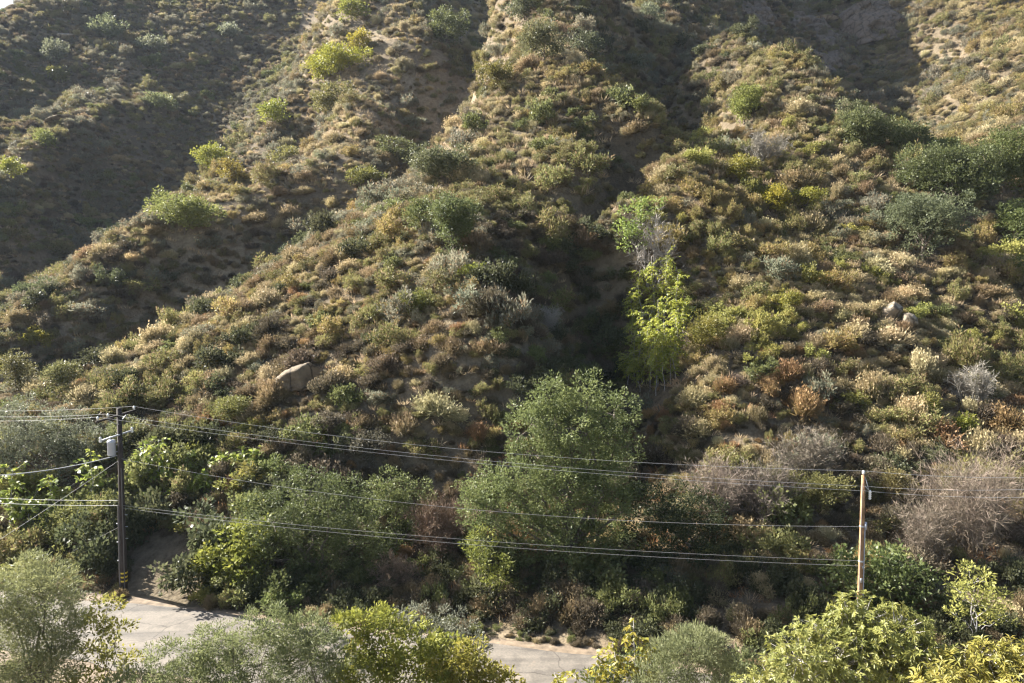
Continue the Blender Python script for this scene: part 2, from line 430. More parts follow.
def tube(points, radii, sides=5):
    P = np.asarray(points, float); r = np.asarray(radii, float)
    T = np.gradient(P, axis=0) if len(P) > 2 else np.repeat((P[1:] - P[:1]), 2, 0)
    T = unit(T)
    ref = np.where(np.abs(T[:, 2:3]) > 0.9, np.array([[1.0, 0, 0]]), np.array([[0, 0, 1.0]]))
    u = unit(np.cross(T, ref)); v = np.cross(T, u)
    a = np.linspace(0, 2 * math.pi, sides, endpoint=False)
    V = (P[:, None] + r[:, None, None] * (np.cos(a)[None, :, None] * u[:, None] + np.sin(a)[None, :, None] * v[:, None])).reshape(-1, 3)
    n = len(P); Fc = []
    for i in range(n - 1):
        for j in range(sides):
            k = (j + 1) % sides
            Fc.append((i * sides + j, i * sides + k, (i + 1) * sides + k, (i + 1) * sides + j))
    return V, np.array(Fc)
def tubes_mesh(name, tubes, smooth=True):
    Vs, Fs, o = [], [], 0
    for V, Fc in tubes:
        Vs.append(V); Fs.append(Fc + o); o += len(V)
    return mesh_np(name, np.concatenate(Vs), np.concatenate(Fs), smooth)
def bent(a, b, rng, n=5, amp=0.12):
    a = np.asarray(a, float); b = np.asarray(b, float)
    t = np.linspace(0, 1, n)[:, None]
    P = a + (b - a) * t
    w = rng.normal(size=(n, 3)) * amp * np.linalg.norm(b - a) * 0.35
    w[0] = 0; w[-1] = 0
    return P + w

def clump_crown(lobes, rng, leaf=0.16, wid=0.07, dens=1.0, clump=0.45, up=0.25, per=26, fold=0.1):
    """lobes (n,6): centre and radii. Leaf sprays gather in billows on each lobe's shell with gaps between; lv varies from billow to billow"""
    Vs, lvs, centres = [], [], []
    for lb in lobes:
        c, r = np.array(lb[:3]), np.array(lb[3:6])
        p = 1.6
        area = 4 * math.pi * (((r[0] * r[1]) ** p + (r[0] * r[2]) ** p + (r[1] * r[2]) ** p) / 3) ** (1 / p)
        nc = max(5, int(dens * area / (clump * clump) * 0.26))
        d = rdir(rng, nc); d[:, 2] = d[:, 2] * 0.9 + 0.12; d = unit(d)
        rad = np.where(rng.random(nc) < 0.8, rng.uniform(0.72, 1.16, nc), rng.uniform(0.3, 0.75, nc))
        cc = c + d * r * rad[:, None]
        cs = clump * rng.uniform(0.5, 1.3, nc)
        cl = np.clip(rng.normal(0.5, 0.22, nc), 0, 1)
        cnt = np.maximum((per * 2.0 * (cs / clump) ** 1.6).astype(int), 6)
        k = np.repeat(np.arange(nc), cnt)
        m = len(k)
        o = rdir(rng, m); o[:, 2] = o[:, 2] * .75 + .22
        off = o * (rng.random(m)[:, None] ** 0.33) * cs[k][:, None]
        base = cc[k] + off
        dd = unit(o * 0.9 + d[k] * 0.4 + rdir(rng, m) * 0.75 + np.array([0, 0, up]))
        L = leaf * rng.uniform(0.6, 1.35, m)
        Vs.append(blades(base, dd, L, wid * rng.uniform(0.7, 1.3, m), rng, fold))
        lvs.append(np.clip(cl[k] * 0.65 + rng.random(m) * 0.35, 0, 1))
        centres.append(cc)
    return np.concatenate(Vs), np.concatenate(lvs), np.concatenate(centres)

def trunk_tubes(foot, lobes, centres, rng, r0, nsub=30, stems=1):
    foot = np.asarray(foot, float)
    lc = np.array([l[:3] for l in lobes]); cen = lc.mean(0)
    out = []
    for s in range(stems):
        f = foot + np.array([rng.uniform(-.3, .3), rng.uniform(-.3, .3), 0]) * (stems > 1)
        f[2] -= 0.4
        fork = f + (cen - f) * rng.uniform(0.32, 0.45) + rng.normal(size=3) * 0.15
        out.append(tube(bent(f, fork, rng, 6, .1), np.linspace(r0, r0 * .72, 6), 8))
        for k, c in enumerate(lc):
            if k % stems == s:
                out.append(tube(bent(fork, c, rng, 6, .16), np.linspace(r0 * .5, r0 * .14, 6), 6))
    idx = rng.choice(len(centres), min(nsub, len(centres)), replace=False)
    for i in idx:
        k = np.argmin(((lc - centres[i]) ** 2).sum(1))
        out.append(tube(bent(lc[k], centres[i], rng, 4, .18), np.linspace(r0 * .16, r0 * .04, 4), 4))
    return out

def thing(name, label, cat, loc, group=None):
    o = bpy.data.objects.new(name, None)
    COL.objects.link(o)
    o.location = loc
    o.empty_display_size = 0.3
    return tag(o, label, cat, group)
def local(V, foot):
    return V - np.asarray(foot, float)

SEED = [100]
BIG = []                                            # (x, y, z, radius) of crowns already standing, for the scatter
def tree(name, label, lobes_px, Y, tint, foot=None, leaf=0.16, wid=0.07, dens=1.0, clump=0.45, mat=None, per=26, r0=0.22, up=0.25, cat='tree', group=None, stems=1, flat=0.9, deepr=0.9, nsub=30, bark=None, fold=0.1):
    """tree or shrub whose crown is a set of lobes (px, py, radius px [, depth offset]) at distance Y"""
    SEED[0] += 1
    rng = np.random.default_rng(SEED[0])
    lobes = []
    for l in lobes_px:
        yy = Y + (l[3] if len(l) > 3 else rng.uniform(-0.5, 0.5) * 0.03 * Y)
        c = W(l[0], l[1], yy); r = l[2] / F * yy
        lobes.append((*c, r, r * deepr, r * flat))
    if foot is None:
        c = np.mean([l[:3] for l in lobes], 0)
        foot = np.array([c[0], c[1], h1(c[0], c[1])])
    V, lv, cen = clump_crown(lobes, rng, leaf, wid, dens, clump, up, per, fold)
    g = H(V[:, 0], V[:, 1]).reshape(-1, 4).max(1)    # nothing grows below the ground
    keep = V.reshape(-1, 4, 3)[:, :, 2].min(1) > g - 0.05
    V = V.reshape(-1, 4, 3)[keep].reshape(-1, 3); lv = lv[keep]
    t = thing(name, label, cat, foot, group)
    cr = obj('crown' if cat == 'tree' else 'foliage', leaf_mesh(name + '_crown', local(V, foot), rng, lv), mat or M_LEAF, t)
    cr['tint'] = tint
    tb = trunk_tubes(foot, lobes, cen, rng, r0, nsub, stems)
    obj('trunk' if cat == 'tree' else 'stems', tubes_mesh(name + '_trunk', [(local(a, foot), b) for a, b in tb]), bark or M_BARK, t)
    for l in lobes:
        BIG.append((l[0], l[1], l[2], l[3]))
    return t

def scrub(name, label, px, py, wpx, hpx, tint, mat=None, leaf=None, cat='shrub', group=None, lumps=6, dens=1.0, Y=None, twiggy=False):
    """rounded hillside shrub standing on the ground under pixel (px, py = its foot)"""
    SEED[0] += 1
    rng = np.random.default_rng(SEED[0])
    p = hit(px, py) if Y is None else np.array([ray(px, py)[0] * Y, Y, h1(ray(px, py)[0] * Y, Y)])
    sc_ = p[1] / F
    w, hgt = wpx * sc_ * .5, hpx * sc_
    lobes = []
    for k in range(lumps):
        a = rng.uniform(0, 6.28); q = rng.uniform(0.2, 0.8)
        rr = rng.uniform(0.34, 0.55) * w
        lobes.append((p[0] + math.cos(a) * q * w, p[1] + math.sin(a) * q * w * .8, p[2] + max(rr * .6, hgt * rng.uniform(.4, .78)), rr, rr, min(rr, hgt * .42)))
    lobes.append((p[0], p[1], p[2] + hgt * .5, w * .6, w * .6, hgt * .48))
    lf = leaf or max(0.14, 2.2 * sc_)
    V, lv, cen = clump_crown(lobes, rng, lf, lf * .5, dens, max(.3, 4.5 * sc_), 0.3, 20)
    t = thing(name, label, cat, p, group)
    cr = obj('foliage', leaf_mesh(name + '_foliage', local(V, p), rng, lv), mat or M_LEAF, t)
    cr['tint'] = tint
    tb = trunk_tubes(p, lobes, cen, rng, 0.05 + .015 * w, 14, 2)
    obj('stems', tubes_mesh(name + '_stems', [(local(a, p), b) for a, b in tb]), M_BARK, t)
    BIG.append((p[0], p[1], p[2] + hgt * .5, w))
    return t

def dead_bush(name, label, px, py, wpx, hpx, tint, Y=None, n=26, cat='dead bush', lean=0.0, r0=0.05, sub=7, thick=0.012, group=None):
    """leafless thicket: stems that fork three times into fine pale twigs"""
    SEED[0] += 1
    rng = np.random.default_rng(SEED[0])
    p = hit(px, py) if Y is None else np.array([ray(px, py)[0] * Y, Y, h1(ray(px, py)[0] * Y, Y)])
    w, hgt = wpx * p[1] / F * .5, hpx * p[1] / F
    stems, tw, twl = [], [], []
    for k in range(n):
        a = rng.uniform(0, 6.28); q = rng.random() ** .5
        q *= .72 + .38 * math.sin(a * 3 + SEED[0]) * math.cos(a * 2)
        end = np.array([math.cos(a) * q * w * 1.05 + lean * hgt, math.sin(a) * q * w * .8, hgt * rng.uniform(.55, 1.0) * (1 - .35 * q)])
        st = bent([math.cos(a) * q * w * .25, math.sin(a) * q * w * .25, -0.2], end, rng, 6, .2)
        stems.append(tube(st, np.linspace(r0, r0 * .25, 6) * rng.choice([.7, 1.0, 1.9], p=[.5, .35, .15]), 4))
        for j in range(sub):
            b0 = st[rng.integers(2, 6)] + rng.normal(size=3) * .03
            d = unit(rdir(rng, 1)[0] + np.array([0, 0, .5]) + unit(end) * .6)
            L1 = hgt * rng.uniform(.15, .34)
            b1 = b0 + d * L1
            br = bent(b0, b1, rng, 4, .2)
            stems.append(tube(br, np.linspace(r0 * .3, r0 * .1, 4), 3))
            m = 20
            bb = br[rng.integers(1, 4, m)] + rng.normal(size=(m, 3)) * .04
            dd = unit(rdir(rng, m) * .9 + d * .7 + np.array([0, 0, .25]))
            tw.append(blades(bb, dd, L1 * rng.uniform(.2, .6, m), thick * 1.9, rng))
    V = np.concatenate(tw)
    t = thing(name, label, cat, p, group)
    f = obj('twigs', leaf_mesh(name + '_twigs', V, rng), M_TWIG, t); f['tint'] = tint
    s = obj('stems', tubes_mesh(name + '_stems', stems), M_TWIG, t); s['tint'] = [c * .85 for c in tint]
    a = s.data.attributes.new('lv', 'FLOAT', 'FACE'); a.data.foreach_set('value', np.full(len(s.data.polygons), .5, np.float32))
    BIG.append((p[0], p[1], p[2] + hgt * .5, w * .8))
    return t

def sapling(name, label, px, ytop, ybase, Y, tint, fronds=14, frond=0.9, spread=1.0, cat='sapling', group=None, leaflets=9, lw=0.1, ll=0.3, bare=0.45, lean=0.0, r0=0.035):
    """thin upright stem carrying drooping feather leaves"""
    SEED[0] += 1
    rng = np.random.default_rng(SEED[0])
    X = ray(px, ybase)[0] * Y
    foot = np.array([X, Y, h1(X, Y)])
    top = W(px + lean, ytop, Y)
    hgt = max(top[2] - foot[2], 0.8)
    st = bent([0, 0, -.3], [top[0] - X, rng.uniform(-.2, .2), hgt], rng, 7, .05)
    t = thing(name, label, cat, foot, group)
    tb = [tube(st, np.linspace(r0, r0 * .35, 7), 5)]
    Vs, lvs = [], []
    for k in range(fronds):
        u = bare + (1 - bare) * (k + rng.random()) / fronds
        i = min(int(u * 6), 5); b0 = st[i] + (st[i + 1] - st[i]) * (u * 6 - i)
        a = rng.uniform(0, 6.283)
        d = np.array([math.cos(a), math.sin(a), rng.uniform(-.1, 1.1)])
        L1 = frond * rng.uniform(.35, 1.15) * spread
        s = (np.linspace(.12, 1, leaflets) + rng.normal(size=leaflets) * .05)[:, None]
        axis = b0 + d * L1 * s + np.array([0, 0, -rng.uniform(.35, 1.1) * L1]) * s ** 2 + rng.normal(size=(leaflets, 3)) * .03
        tb.append(tube(np.concatenate([[b0], axis[[leaflets // 2, -1]]]), [.010, .007, .004], 3))
        perp = unit(np.array([-d[1], d[0], 0]))
        for sg in (-1, 1):
            dd = unit(perp * sg * rng.uniform(.5, 1.1) + d * .5 + np.array([0, 0, rng.uniform(-.9, .1)]) + rng.normal(size=(leaflets, 3)) * .4)
            n = len(axis); L = ll * rng.uniform(.55, 1.25, n) * (1 - .3 * np.abs(s[:, 0] - .45))
            side = unit(np.cross(dd, np.array([0, 0, 1.0]) + rng.normal(size=(n, 3)) * .5))
            mid = axis + dd * L[:, None] * .42; tip = axis + dd * L[:, None] - np.array([0, 0, .18 * ll])
            wv = (lw * rng.uniform(.7, 1.2, n))[:, None] * .5
            Vs.append(np.stack([axis, mid + side * wv, tip, mid - side * wv], 1).reshape(-1, 3))
            lvs.append(np.clip(rng.normal(.5, .2) + rng.normal(size=n) * .18, 0, 1))
    f = obj('foliage', leaf_mesh(name + '_foliage', np.concatenate(Vs), rng, np.concatenate(lvs)), M_BROAD, t); f['tint'] = tint
    obj('stem', tubes_mesh(name + '_stem', tb), M_BARKPALE, t)
    if cat == 'sapling' and 'gully' in name:
        BIG.append((X, Y, foot[2] + 1, 1.7)); BIG.append((X * .975, Y * .975, foot[2] + .5, 1.4))
    return t

def rosette_tree(name, label, lobes_px, Y, tint, leaf=0.2, wid=0.07, n_per=34, r0=0.09, cat='tree', per=9, droop=0.2):
    """near tree whose twigs end in whorls of long leaves; each leaf is folded along its length"""
    SEED[0] += 1
    rng = np.random.default_rng(SEED[0])
    lobes = []
    for l in lobes_px:
        yy = Y + (l[3] if len(l) > 3 else rng.uniform(-.6, .6))
        c = W(l[0], l[1], yy); r = l[2] / F * yy
        lobes.append((*c, r, r * .9, r * .85))
    c0 = np.mean([l[:3] for l in lobes], 0)
    foot = np.array([c0[0], c0[1], h1(c0[0], c0[1])])
    Q, lvs, cen, twig = [], [], [], []
    for lb in lobes:
        c, r = np.array(lb[:3]), np.array(lb[3:6])
        nr = int(n_per * 3.4 * (r[0] / 1.2) ** 2)
        d = rdir(rng, nr); d[:, 2] = d[:, 2] * .8 + .25; d = unit(d)
        rad = np.where(rng.random(nr) < .75, rng.uniform(.82, 1.15, nr), rng.uniform(.35, .85, nr))
        cc = c + d * r * rad[:, None]
        cen.append(cc)
        for q in range(nr):
            ax = unit(d[q] + np.array([0, 0, .55]) + rng.normal(size=3) * .3)
            k = per + rng.integers(-2, 3)
            ph = np.arange(k) * 2.4 + rng.uniform(0, 6)
            u = unit(np.cross(ax, rng.normal(size=3))); v = np.cross(ax, u)
            el = rng.uniform(.1, .95, k)[:, None]
            dd = unit(np.cos(ph)[:, None] * u + np.sin(ph)[:, None] * v + ax * el)
            L = (leaf * rng.uniform(.7, 1.25, k))[:, None]
            base = cc[q] - ax * leaf * .6 * rng.random(k)[:, None]
            side = unit(np.cross(dd, ax + rng.normal(size=3) * .2)) * wid * .5
            nrm = np.cross(side, dd); nrm = unit(nrm) * wid * .22
            mid = base + dd * L * .5; tip = base + dd * L - np.array([0, 0, droop]) * L
            q1 = np.stack([base, mid + side + nrm, tip, mid], 1); q2 = np.stack([base, mid, tip, mid - side + nrm], 1)
            Q.append(np.stack([q1, q2], 1).reshape(-1, 3))
            lvs.append(np.repeat(np.clip(rng.normal(.5, .16) + rng.normal(size=k) * .14, 0, 1), 2))
            if q % 3 == 0:
                twig.append(tube([c + (cc[q] - c) * .3, (c + cc[q]) * .5 + rng.normal(size=3) * .06, cc[q]], [.02, .013, .006], 3))
    V = np.concatenate(Q)
    t = thing(name, label, cat, foot)
    cr = obj('crown' if cat == 'tree' else 'foliage', leaf_mesh(name + '_crown', local(V, foot), rng, np.concatenate(lvs)), M_BROAD, t); cr['tint'] = tint
    tb = trunk_tubes(foot, lobes, np.concatenate(cen), rng, r0, 20, 3) + twig
    obj('trunk' if cat == 'tree' else 'stems', tubes_mesh(name + '_trunk', [(local(a, foot), b) for a, b in tb]), M_BARKPALE, t)
    for l in lobes:
        BIG.append((l[0], l[1], l[2], l[3]))
    return t

# ---------------------------------------------------------------- rocks
def rock(name, label, px, py, wpx, hpx, seed, cat='boulder', flat=1.0, mat=None, group=None, yaw=0.0, sink=.35, tilt=0.0, depth=.8):
    rng = np.random.default_rng(seed)
    p = hit(px, py)
    s = p[1] / F
    nu, nv = 64, 40
    u = np.linspace(0, 2 * math.pi, nu, endpoint=False); v = np.linspace(0.02, math.pi - .02, nv)
    U, Vv = np.meshgrid(u, v)
    d = np.stack([np.sin(Vv) * np.cos(U), np.sin(Vv) * np.sin(U), np.cos(Vv)], -1)
    rad = np.full(U.shape, 1.0)
    for k in range(11):                              # cut flat facets
        n = unit(rng.normal(size=3)); h = rng.uniform(.5, .8)
        dn = d @ n
        rad = np.where(dn * rad > h, h / np.maximum(dn, .05), rad)
    for q, am in ((3, .03), (8, .03), (18, .02)):
        rad = rad * (1 + am * vnoise(d[..., 0] * q + d[..., 2] * q * .7 + seed, d[..., 1] * q - d[..., 2] * q * .6, seed + q))
    V = d * rad[..., None] * np.array([wpx * s * .55, wpx * s * .55 * depth, hpx * s * .65])
    ca, sa = math.cos(tilt), math.sin(tilt)
    V = np.stack([V[..., 0] * ca - V[..., 2] * sa, V[..., 1], V[..., 0] * sa + V[..., 2] * ca], -1)
    cz, sz = math.cos(yaw), math.sin(yaw)
    V = np.stack([V[..., 0] * cz - V[..., 1] * sz, V[..., 0] * sz + V[..., 1] * cz, V[..., 2]], -1)
    idx = np.arange(nu * nv).reshape(nv, nu)
    Fc = np.stack([idx[:-1].ravel(), idx[1:].ravel(), np.roll(idx[1:], -1, 1).ravel(), np.roll(idx[:-1], -1, 1).ravel()], 1)
    Vr = V.reshape(-1, 3)
    me = mesh_np(name, Vr, Fc)
    o = obj(name, me, mat or M_ROCK)
    o.location = (p[0], p[1], p[2] + hpx * s * (.5 - sink))
    if cat == 'boulder':
        for k in (0, .3):
            BIG.append((p[0] * (1 - k * wpx * s / p[1]), p[1] - k * wpx * s, p[2] - k * .5 * wpx * s, wpx * s * .5))
    return tag(o, label, cat, group)
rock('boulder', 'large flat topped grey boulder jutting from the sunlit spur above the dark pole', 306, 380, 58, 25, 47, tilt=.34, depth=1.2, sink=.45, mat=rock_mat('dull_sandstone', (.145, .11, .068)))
rock('boulder', 'pale angular boulder on the right slope, upper of a touching pair', 893, 321, 21, 17, 6, tilt=-.3, sink=-.12)
rock('boulder', 'pale angular boulder on the right slope, lower of a touching pair', 908, 330, 17, 13, 8, tilt=-.5, sink=-.12)
rock('boulder', 'small pale stone low on the slope beside the dead grey thicket', 735, 553, 14, 9, 9)
def outcrop(label, px, py, wpx, hpx, seed, mat):
    """rough bank of rock set into the slope: a slab of stacked broken ledges with its foot buried"""
    p = hit(px, py); s = p[1] / F; w = wpx * s; h = hpx * s * 1.35
    nu, nv = 70, 44
    u = np.linspace(-1, 1, nu); v = np.linspace(0, 1, nv)
    U, V = np.meshgrid(u, v)
    edge = np.clip(1 - np.abs(U) ** 2.2, 0, 1) ** .5
    x = U * w * .5; z = V * h * (.55 + .45 * edge)
    y = V ** 1.15 * h * .72 + (1 - edge) * h * .55
    led = np.floor(V * 6 + vnoise(U * 3, V * 2, seed)) / 6 - V
    n = sum(a * vnoise(U * f + seed, V * f * .8, seed + f) for f, a in ((2, .16), (5, .10), (11, .06), (23, .035)))
    y = y + (n * .9 + led * .28) * h; z = z + n * h * .18
    P_ = np.stack([x, y, z], -1)
    back = P_[::-1].copy(); back[..., 1] = np.maximum(back[..., 1], h * .5) + h * .55
    A = np.concatenate([P_, back], 0)
    idx = np.arange(A.shape[0] * nu).reshape(A.shape[0], nu)
    Fc = np.stack([idx[:-1, :-1].ravel(), idx[:-1, 1:].ravel(), idx[1:, 1:].ravel(), idx[1:, :-1].ravel()], 1)
    o = obj('cliff_outcrop', mesh_np('cliff_outcrop', A.reshape(-1, 3), Fc), mat)
    o.location = p - np.array([0, .8, h * .12]); o.rotation_euler = (0, 0, R(14))
    return tag(o, label, 'rock outcrop')
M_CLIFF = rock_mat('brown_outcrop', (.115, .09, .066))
outcrop('broad bare brown rock outcrop in the shaded bowl at the top right', 835, 66, 135, 62, 21, M_CLIFF)
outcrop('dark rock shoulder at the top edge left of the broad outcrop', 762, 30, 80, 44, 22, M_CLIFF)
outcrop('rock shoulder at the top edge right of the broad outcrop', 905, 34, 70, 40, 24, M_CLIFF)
rock('ledge', 'pale rock ledge streak on the shaded far slope at upper left', 62, 124, 38, 6, 31, cat='rock ledge', tilt=.3, sink=.2)
rock('ledge', 'short pale rock ledge below the long streak on the far slope', 45, 143, 20, 6, 32, cat='rock ledge', tilt=.35, sink=.2)
rock('ledge', 'bright rock ledge near the top of the far left slope', 66, 38, 16, 5, 33, cat='rock ledge', tilt=.1, sink=.2)
rock('ledge', 'pale rock lip catching sun on the outcrop above the shaded bowl', 825, 22, 30, 5, 34, cat='rock ledge', tilt=.1, sink=.05)

# ---------------------------------------------------------------- trees and shrubs one can point at
GREEN = (0.085, 0.110, 0.040); GREYG = (0.135, 0.150, 0.085); OLIVE = (0.150, 0.150, 0.060); YELG = (0.215, 0.225, 0.045)
DARKG = (0.050, 0.070, 0.028); YEL = (0.33, 0.27, 0.035); BRIGHT = (0.24, 0.29, 0.055)
tree('oak_tree', 'tall grey green two tiered oak standing over the road at centre', [(552, 404, 26), (588, 397, 24), (614, 416, 27), (532, 424, 26), (572, 428, 34), (616, 446, 26), (535, 456, 28), (575, 462, 32), (602, 472, 26), (500, 484, 26), (470, 500, 16), (530, 490, 30), (566, 500, 38), (605, 492, 30), (490, 522, 28), (525, 535, 34), (570, 545, 40), (505, 558, 28), (600, 545, 34), (545, 575, 34), (585, 585, 30), (520, 598, 20), (556, 606, 22), (628, 505, 16)], 39.5, (.145, .17, .064), foot=np.array([4.4, 40.0, 0.6]), leaf=.17, wid=.075, dens=1.2, clump=.45, per=32, r0=.3, nsub=60)
tree('oak_tree', 'dark shaded oak pressed against the right side of the tall central oak', [(660, 512, 34), (692, 520, 32), (655, 550, 42), (700, 556, 42), (724, 545, 24), (645, 588, 36), (690, 595, 36), (725, 585, 26)], 40.0, (.052, .064, .028), leaf=.17, wid=.08, clump=.42, per=30, r0=.22, dens=1.2)  # tint darkened to carry the central oak's shade
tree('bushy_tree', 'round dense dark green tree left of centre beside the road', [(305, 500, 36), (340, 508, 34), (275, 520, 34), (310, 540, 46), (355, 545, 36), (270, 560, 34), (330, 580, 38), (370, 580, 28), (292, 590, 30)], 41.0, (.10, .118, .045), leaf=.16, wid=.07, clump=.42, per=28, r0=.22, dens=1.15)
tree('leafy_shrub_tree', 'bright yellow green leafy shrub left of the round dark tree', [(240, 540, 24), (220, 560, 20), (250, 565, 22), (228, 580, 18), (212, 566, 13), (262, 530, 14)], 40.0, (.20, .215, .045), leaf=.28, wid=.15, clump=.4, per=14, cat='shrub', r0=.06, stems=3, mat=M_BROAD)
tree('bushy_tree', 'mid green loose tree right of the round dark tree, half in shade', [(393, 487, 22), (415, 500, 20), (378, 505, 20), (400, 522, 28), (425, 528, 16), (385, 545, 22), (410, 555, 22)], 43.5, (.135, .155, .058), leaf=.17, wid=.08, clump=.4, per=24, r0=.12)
tree('willowy_shrub', 'yellow green shrub under the left skirt of the central oak', [(482, 545, 16), (478, 562, 13), (498, 575, 17), (490, 592, 14)], 37.5, (.175, .19, .045), leaf=.18, wid=.08, clump=.35, per=20, cat='shrub', r0=.05)
tree('grey_tree', 'large grey green tree at the left edge above the wires', [(25, 428, 32), (60, 432, 28), (5, 440, 30), (40, 455, 34), (85, 445, 22), (70, 465, 22), (0, 470, 28)], 50.0, (.155, .165, .105), leaf=.18, wid=.06, clump=.4, per=26, r0=.2)
tree('grey_tree', 'dusty green tree with pale twigs behind the dark pole', [(130, 436, 22), (160, 445, 22), (185, 440, 16), (150, 465, 26), (110, 470, 18)], 50.5, (.17, .175, .085), leaf=.17, wid=.07, clump=.42, per=18, r0=.1, dens=.8)
tree('leafy_shrub_tree', 'dense olive shrub left of the dark pole above the dirt cut', [(72, 522, 22), (96, 512, 20), (50, 535, 22), (98, 534, 18), (78, 545, 24), (110, 500, 12)], 44.5, (.17, .175, .06), leaf=.17, wid=.08, clump=.35, per=20, cat='shrub', r0=.06)
# foreground, near side of the road
tree('olive_tree', 'large feathery grey olive tree at the lower left corner', [(20, 585, 34), (45, 600, 36), (0, 610, 40), (30, 635, 44), (62, 630, 26), (5, 665, 40), (50, 670, 34), (15, 700, 45)], 27.0, (.20, .21, .095), leaf=.15, wid=.035, clump=.32, per=40, r0=.14, dens=1.25, up=.4)
tree('leafy_shrub_tree', 'yellow topped slender shrub between the olive tree and the road', [(108, 606, 17), (98, 628, 14), (118, 630, 14), (102, 655, 20), (122, 668, 16), (90, 680, 18)], 27.5, (.25, .24, .055), leaf=.17, wid=.08, clump=.28, per=18, cat='shrub', r0=.05, stems=3, dens=.8)
tree('feathery_shrub', 'wide pale sage green shrub in front of the left road bend', [(160, 672, 24), (190, 655, 24), (222, 641, 22), (250, 630, 20), (275, 630, 20), (290, 645, 26), (215, 675, 34), (265, 670, 36), (180, 695, 34), (130, 690, 26), (235, 700, 40)], 25.5, (.18, .20, .085), leaf=.15, wid=.035, clump=.28, per=36, cat='shrub', r0=.06, stems=3, dens=1.2, up=.5)
tree('feathery_shrub', 'pale sage green shrub between the wide one and the yellow bush', [(308, 630, 18), (325, 640, 22), (328, 655, 24), (300, 672, 28), (345, 680, 28), (320, 695, 30)], 25.5, (.17, .19, .085), leaf=.15, wid=.035, clump=.28, per=34, cat='shrub', r0=.05, stems=3, up=.5)
tree('leafy_shrub_tree', 'yellow green bush in the foreground left of the central road gap', [(360, 630, 22), (392, 624, 18), (375, 620, 12), (385, 650, 30), (420, 645, 24), (440, 658, 24), (410, 680, 34), (365, 680, 30), (338, 626, 11), (440, 690, 26)], 26.0, (.21, .22, .045), leaf=.18, wid=.085, clump=.3, per=20, cat='shrub', r0=.06, stems=3)
tree('feathery_shrub', 'grey leaved shrub rising behind the yellow green foreground bush', [(425, 622, 18), (448, 628, 18), (405, 620, 14), (466, 640, 17), (440, 648, 20), (478, 650, 12)], 28.5, (.17, .175, .125), leaf=.15, wid=.05, clump=.28, per=24, cat='shrub', r0=.05)
tree('leafy_shrub_tree', 'low golden leaved bush beside the central road gap', [(470, 658, 20), (455, 675, 24), (486, 672, 18), (500, 690, 20), (475, 690, 24)], 25.5, (.26, .235, .05), leaf=.18, wid=.085, clump=.28, per=18, cat='shrub', r0=.04)
tree('feathery_shrub', 'upright grey green feathery shrub right of the central road gap', [(690, 636, 16), (700, 645, 20), (668, 652, 20), (714, 652, 18), (690, 665, 30), (728, 674, 20), (655, 682, 24), (705, 695, 32)], 25.0, (.19, .205, .10), leaf=.17, wid=.03, clump=.28, per=40, cat='shrub', r0=.05, stems=3, up=.9)
rosette_tree('whorled_tree', 'big yellow green tree with whorled leaves in front of the brown pole', [(862, 622, 34), (830, 640, 34), (895, 635, 34), (800, 660, 34), (860, 660, 44), (915, 655, 34), (935, 680, 30), (775, 678, 26), (885, 690, 44), (820, 695, 44), (755, 690, 22), (845, 614, 18), (880, 640, 34), (835, 665, 40), (930, 660, 28)], 22.5, (.225, .23, .06), n_per=46)
rosette_tree('whorled_tree', 'golden spiky leaved tree cropped by the lower right corner', [(965, 668, 24), (990, 658, 20), (1018, 662, 24), (945, 688, 28), (985, 690, 32), (1030, 690, 30), (1005, 675, 26)], 20.5, (.27, .245, .055), n_per=46, leaf=.26, wid=.07)
tree('leafy_shrub_tree', 'added dark green low shrub standing in for road shade under the yellow leaved plants', [(622, 672, 20), (645, 668, 20), (605, 684, 16), (635, 688, 28), (660, 672, 14)], 27.0, (.12, .14, .055), leaf=.17, wid=.08, clump=.3, per=20, cat='shrub', r0=.04)  # added filler, dark in place of the shade on the road
tree('leafy_shrub_tree', 'added dull green shrub over shaded road between the feathery shrub and big whorled tree', [(742, 668, 18), (735, 686, 22), (756, 678, 16)], 27.0, (.13, .145, .06), leaf=.17, wid=.08, clump=.3, per=20, cat='shrub', r0=.04)  # another added filler where the road would lie dark in shade
# right bank
tree('leafy_shrub_tree', 'dark green leafy tree behind the brown pole', [(870, 575, 30), (905, 585, 30), (850, 590, 24), (890, 560, 18), (925, 605, 26), (880, 610, 34), (840, 565, 18), (940, 620, 20)], 34.5, (.105, .13, .042), leaf=.26, wid=.13, clump=.42, per=14, r0=.09, stems=3, mat=M_BROAD)
tree('slender_tree', 'thin stemmed yellow green shrub in front of the dead grey thicket', [(975, 582, 17), (960, 592, 14), (992, 592, 14), (975, 606, 20), (955, 615, 11), (1000, 618, 12), (985, 622, 12)], 31.5, (.29, .29, .08), leaf=.2, wid=.08, clump=.32, per=14, r0=.05, stems=4, dens=.75, bark=M_BARKPALE)
tree('leafy_shrub_tree', 'green bush cut by the right edge beside the dead grey thicket', [(1025, 490, 14), (1018, 515, 14), (1030, 530, 18)], 44, (.12, .16, .05), leaf=.2, wid=.1, clump=.35, per=18, cat='shrub', r0=.05)
dead_bush('dead_thicket', 'large leafless pinkish grey thicket right of the brown pole', 972, 578, 112, 98, (.205, .165, .125), n=46, sub=15, Y=37.5, r0=.03, thick=.008)
dead_bush('dead_thicket', 'leafless grey brown thicket left of the large dead one', 925, 570, 70, 60, (.18, .148, .112), n=32, sub=12, Y=37.0, r0=.028, thick=.008)
dead_bush('dead_thicket', 'leafless pale mauve bush above the dark shaded oak', 712, 522, 76, 58, (.235, .19, .15), n=34, sub=13, r0=.028, thick=.009)
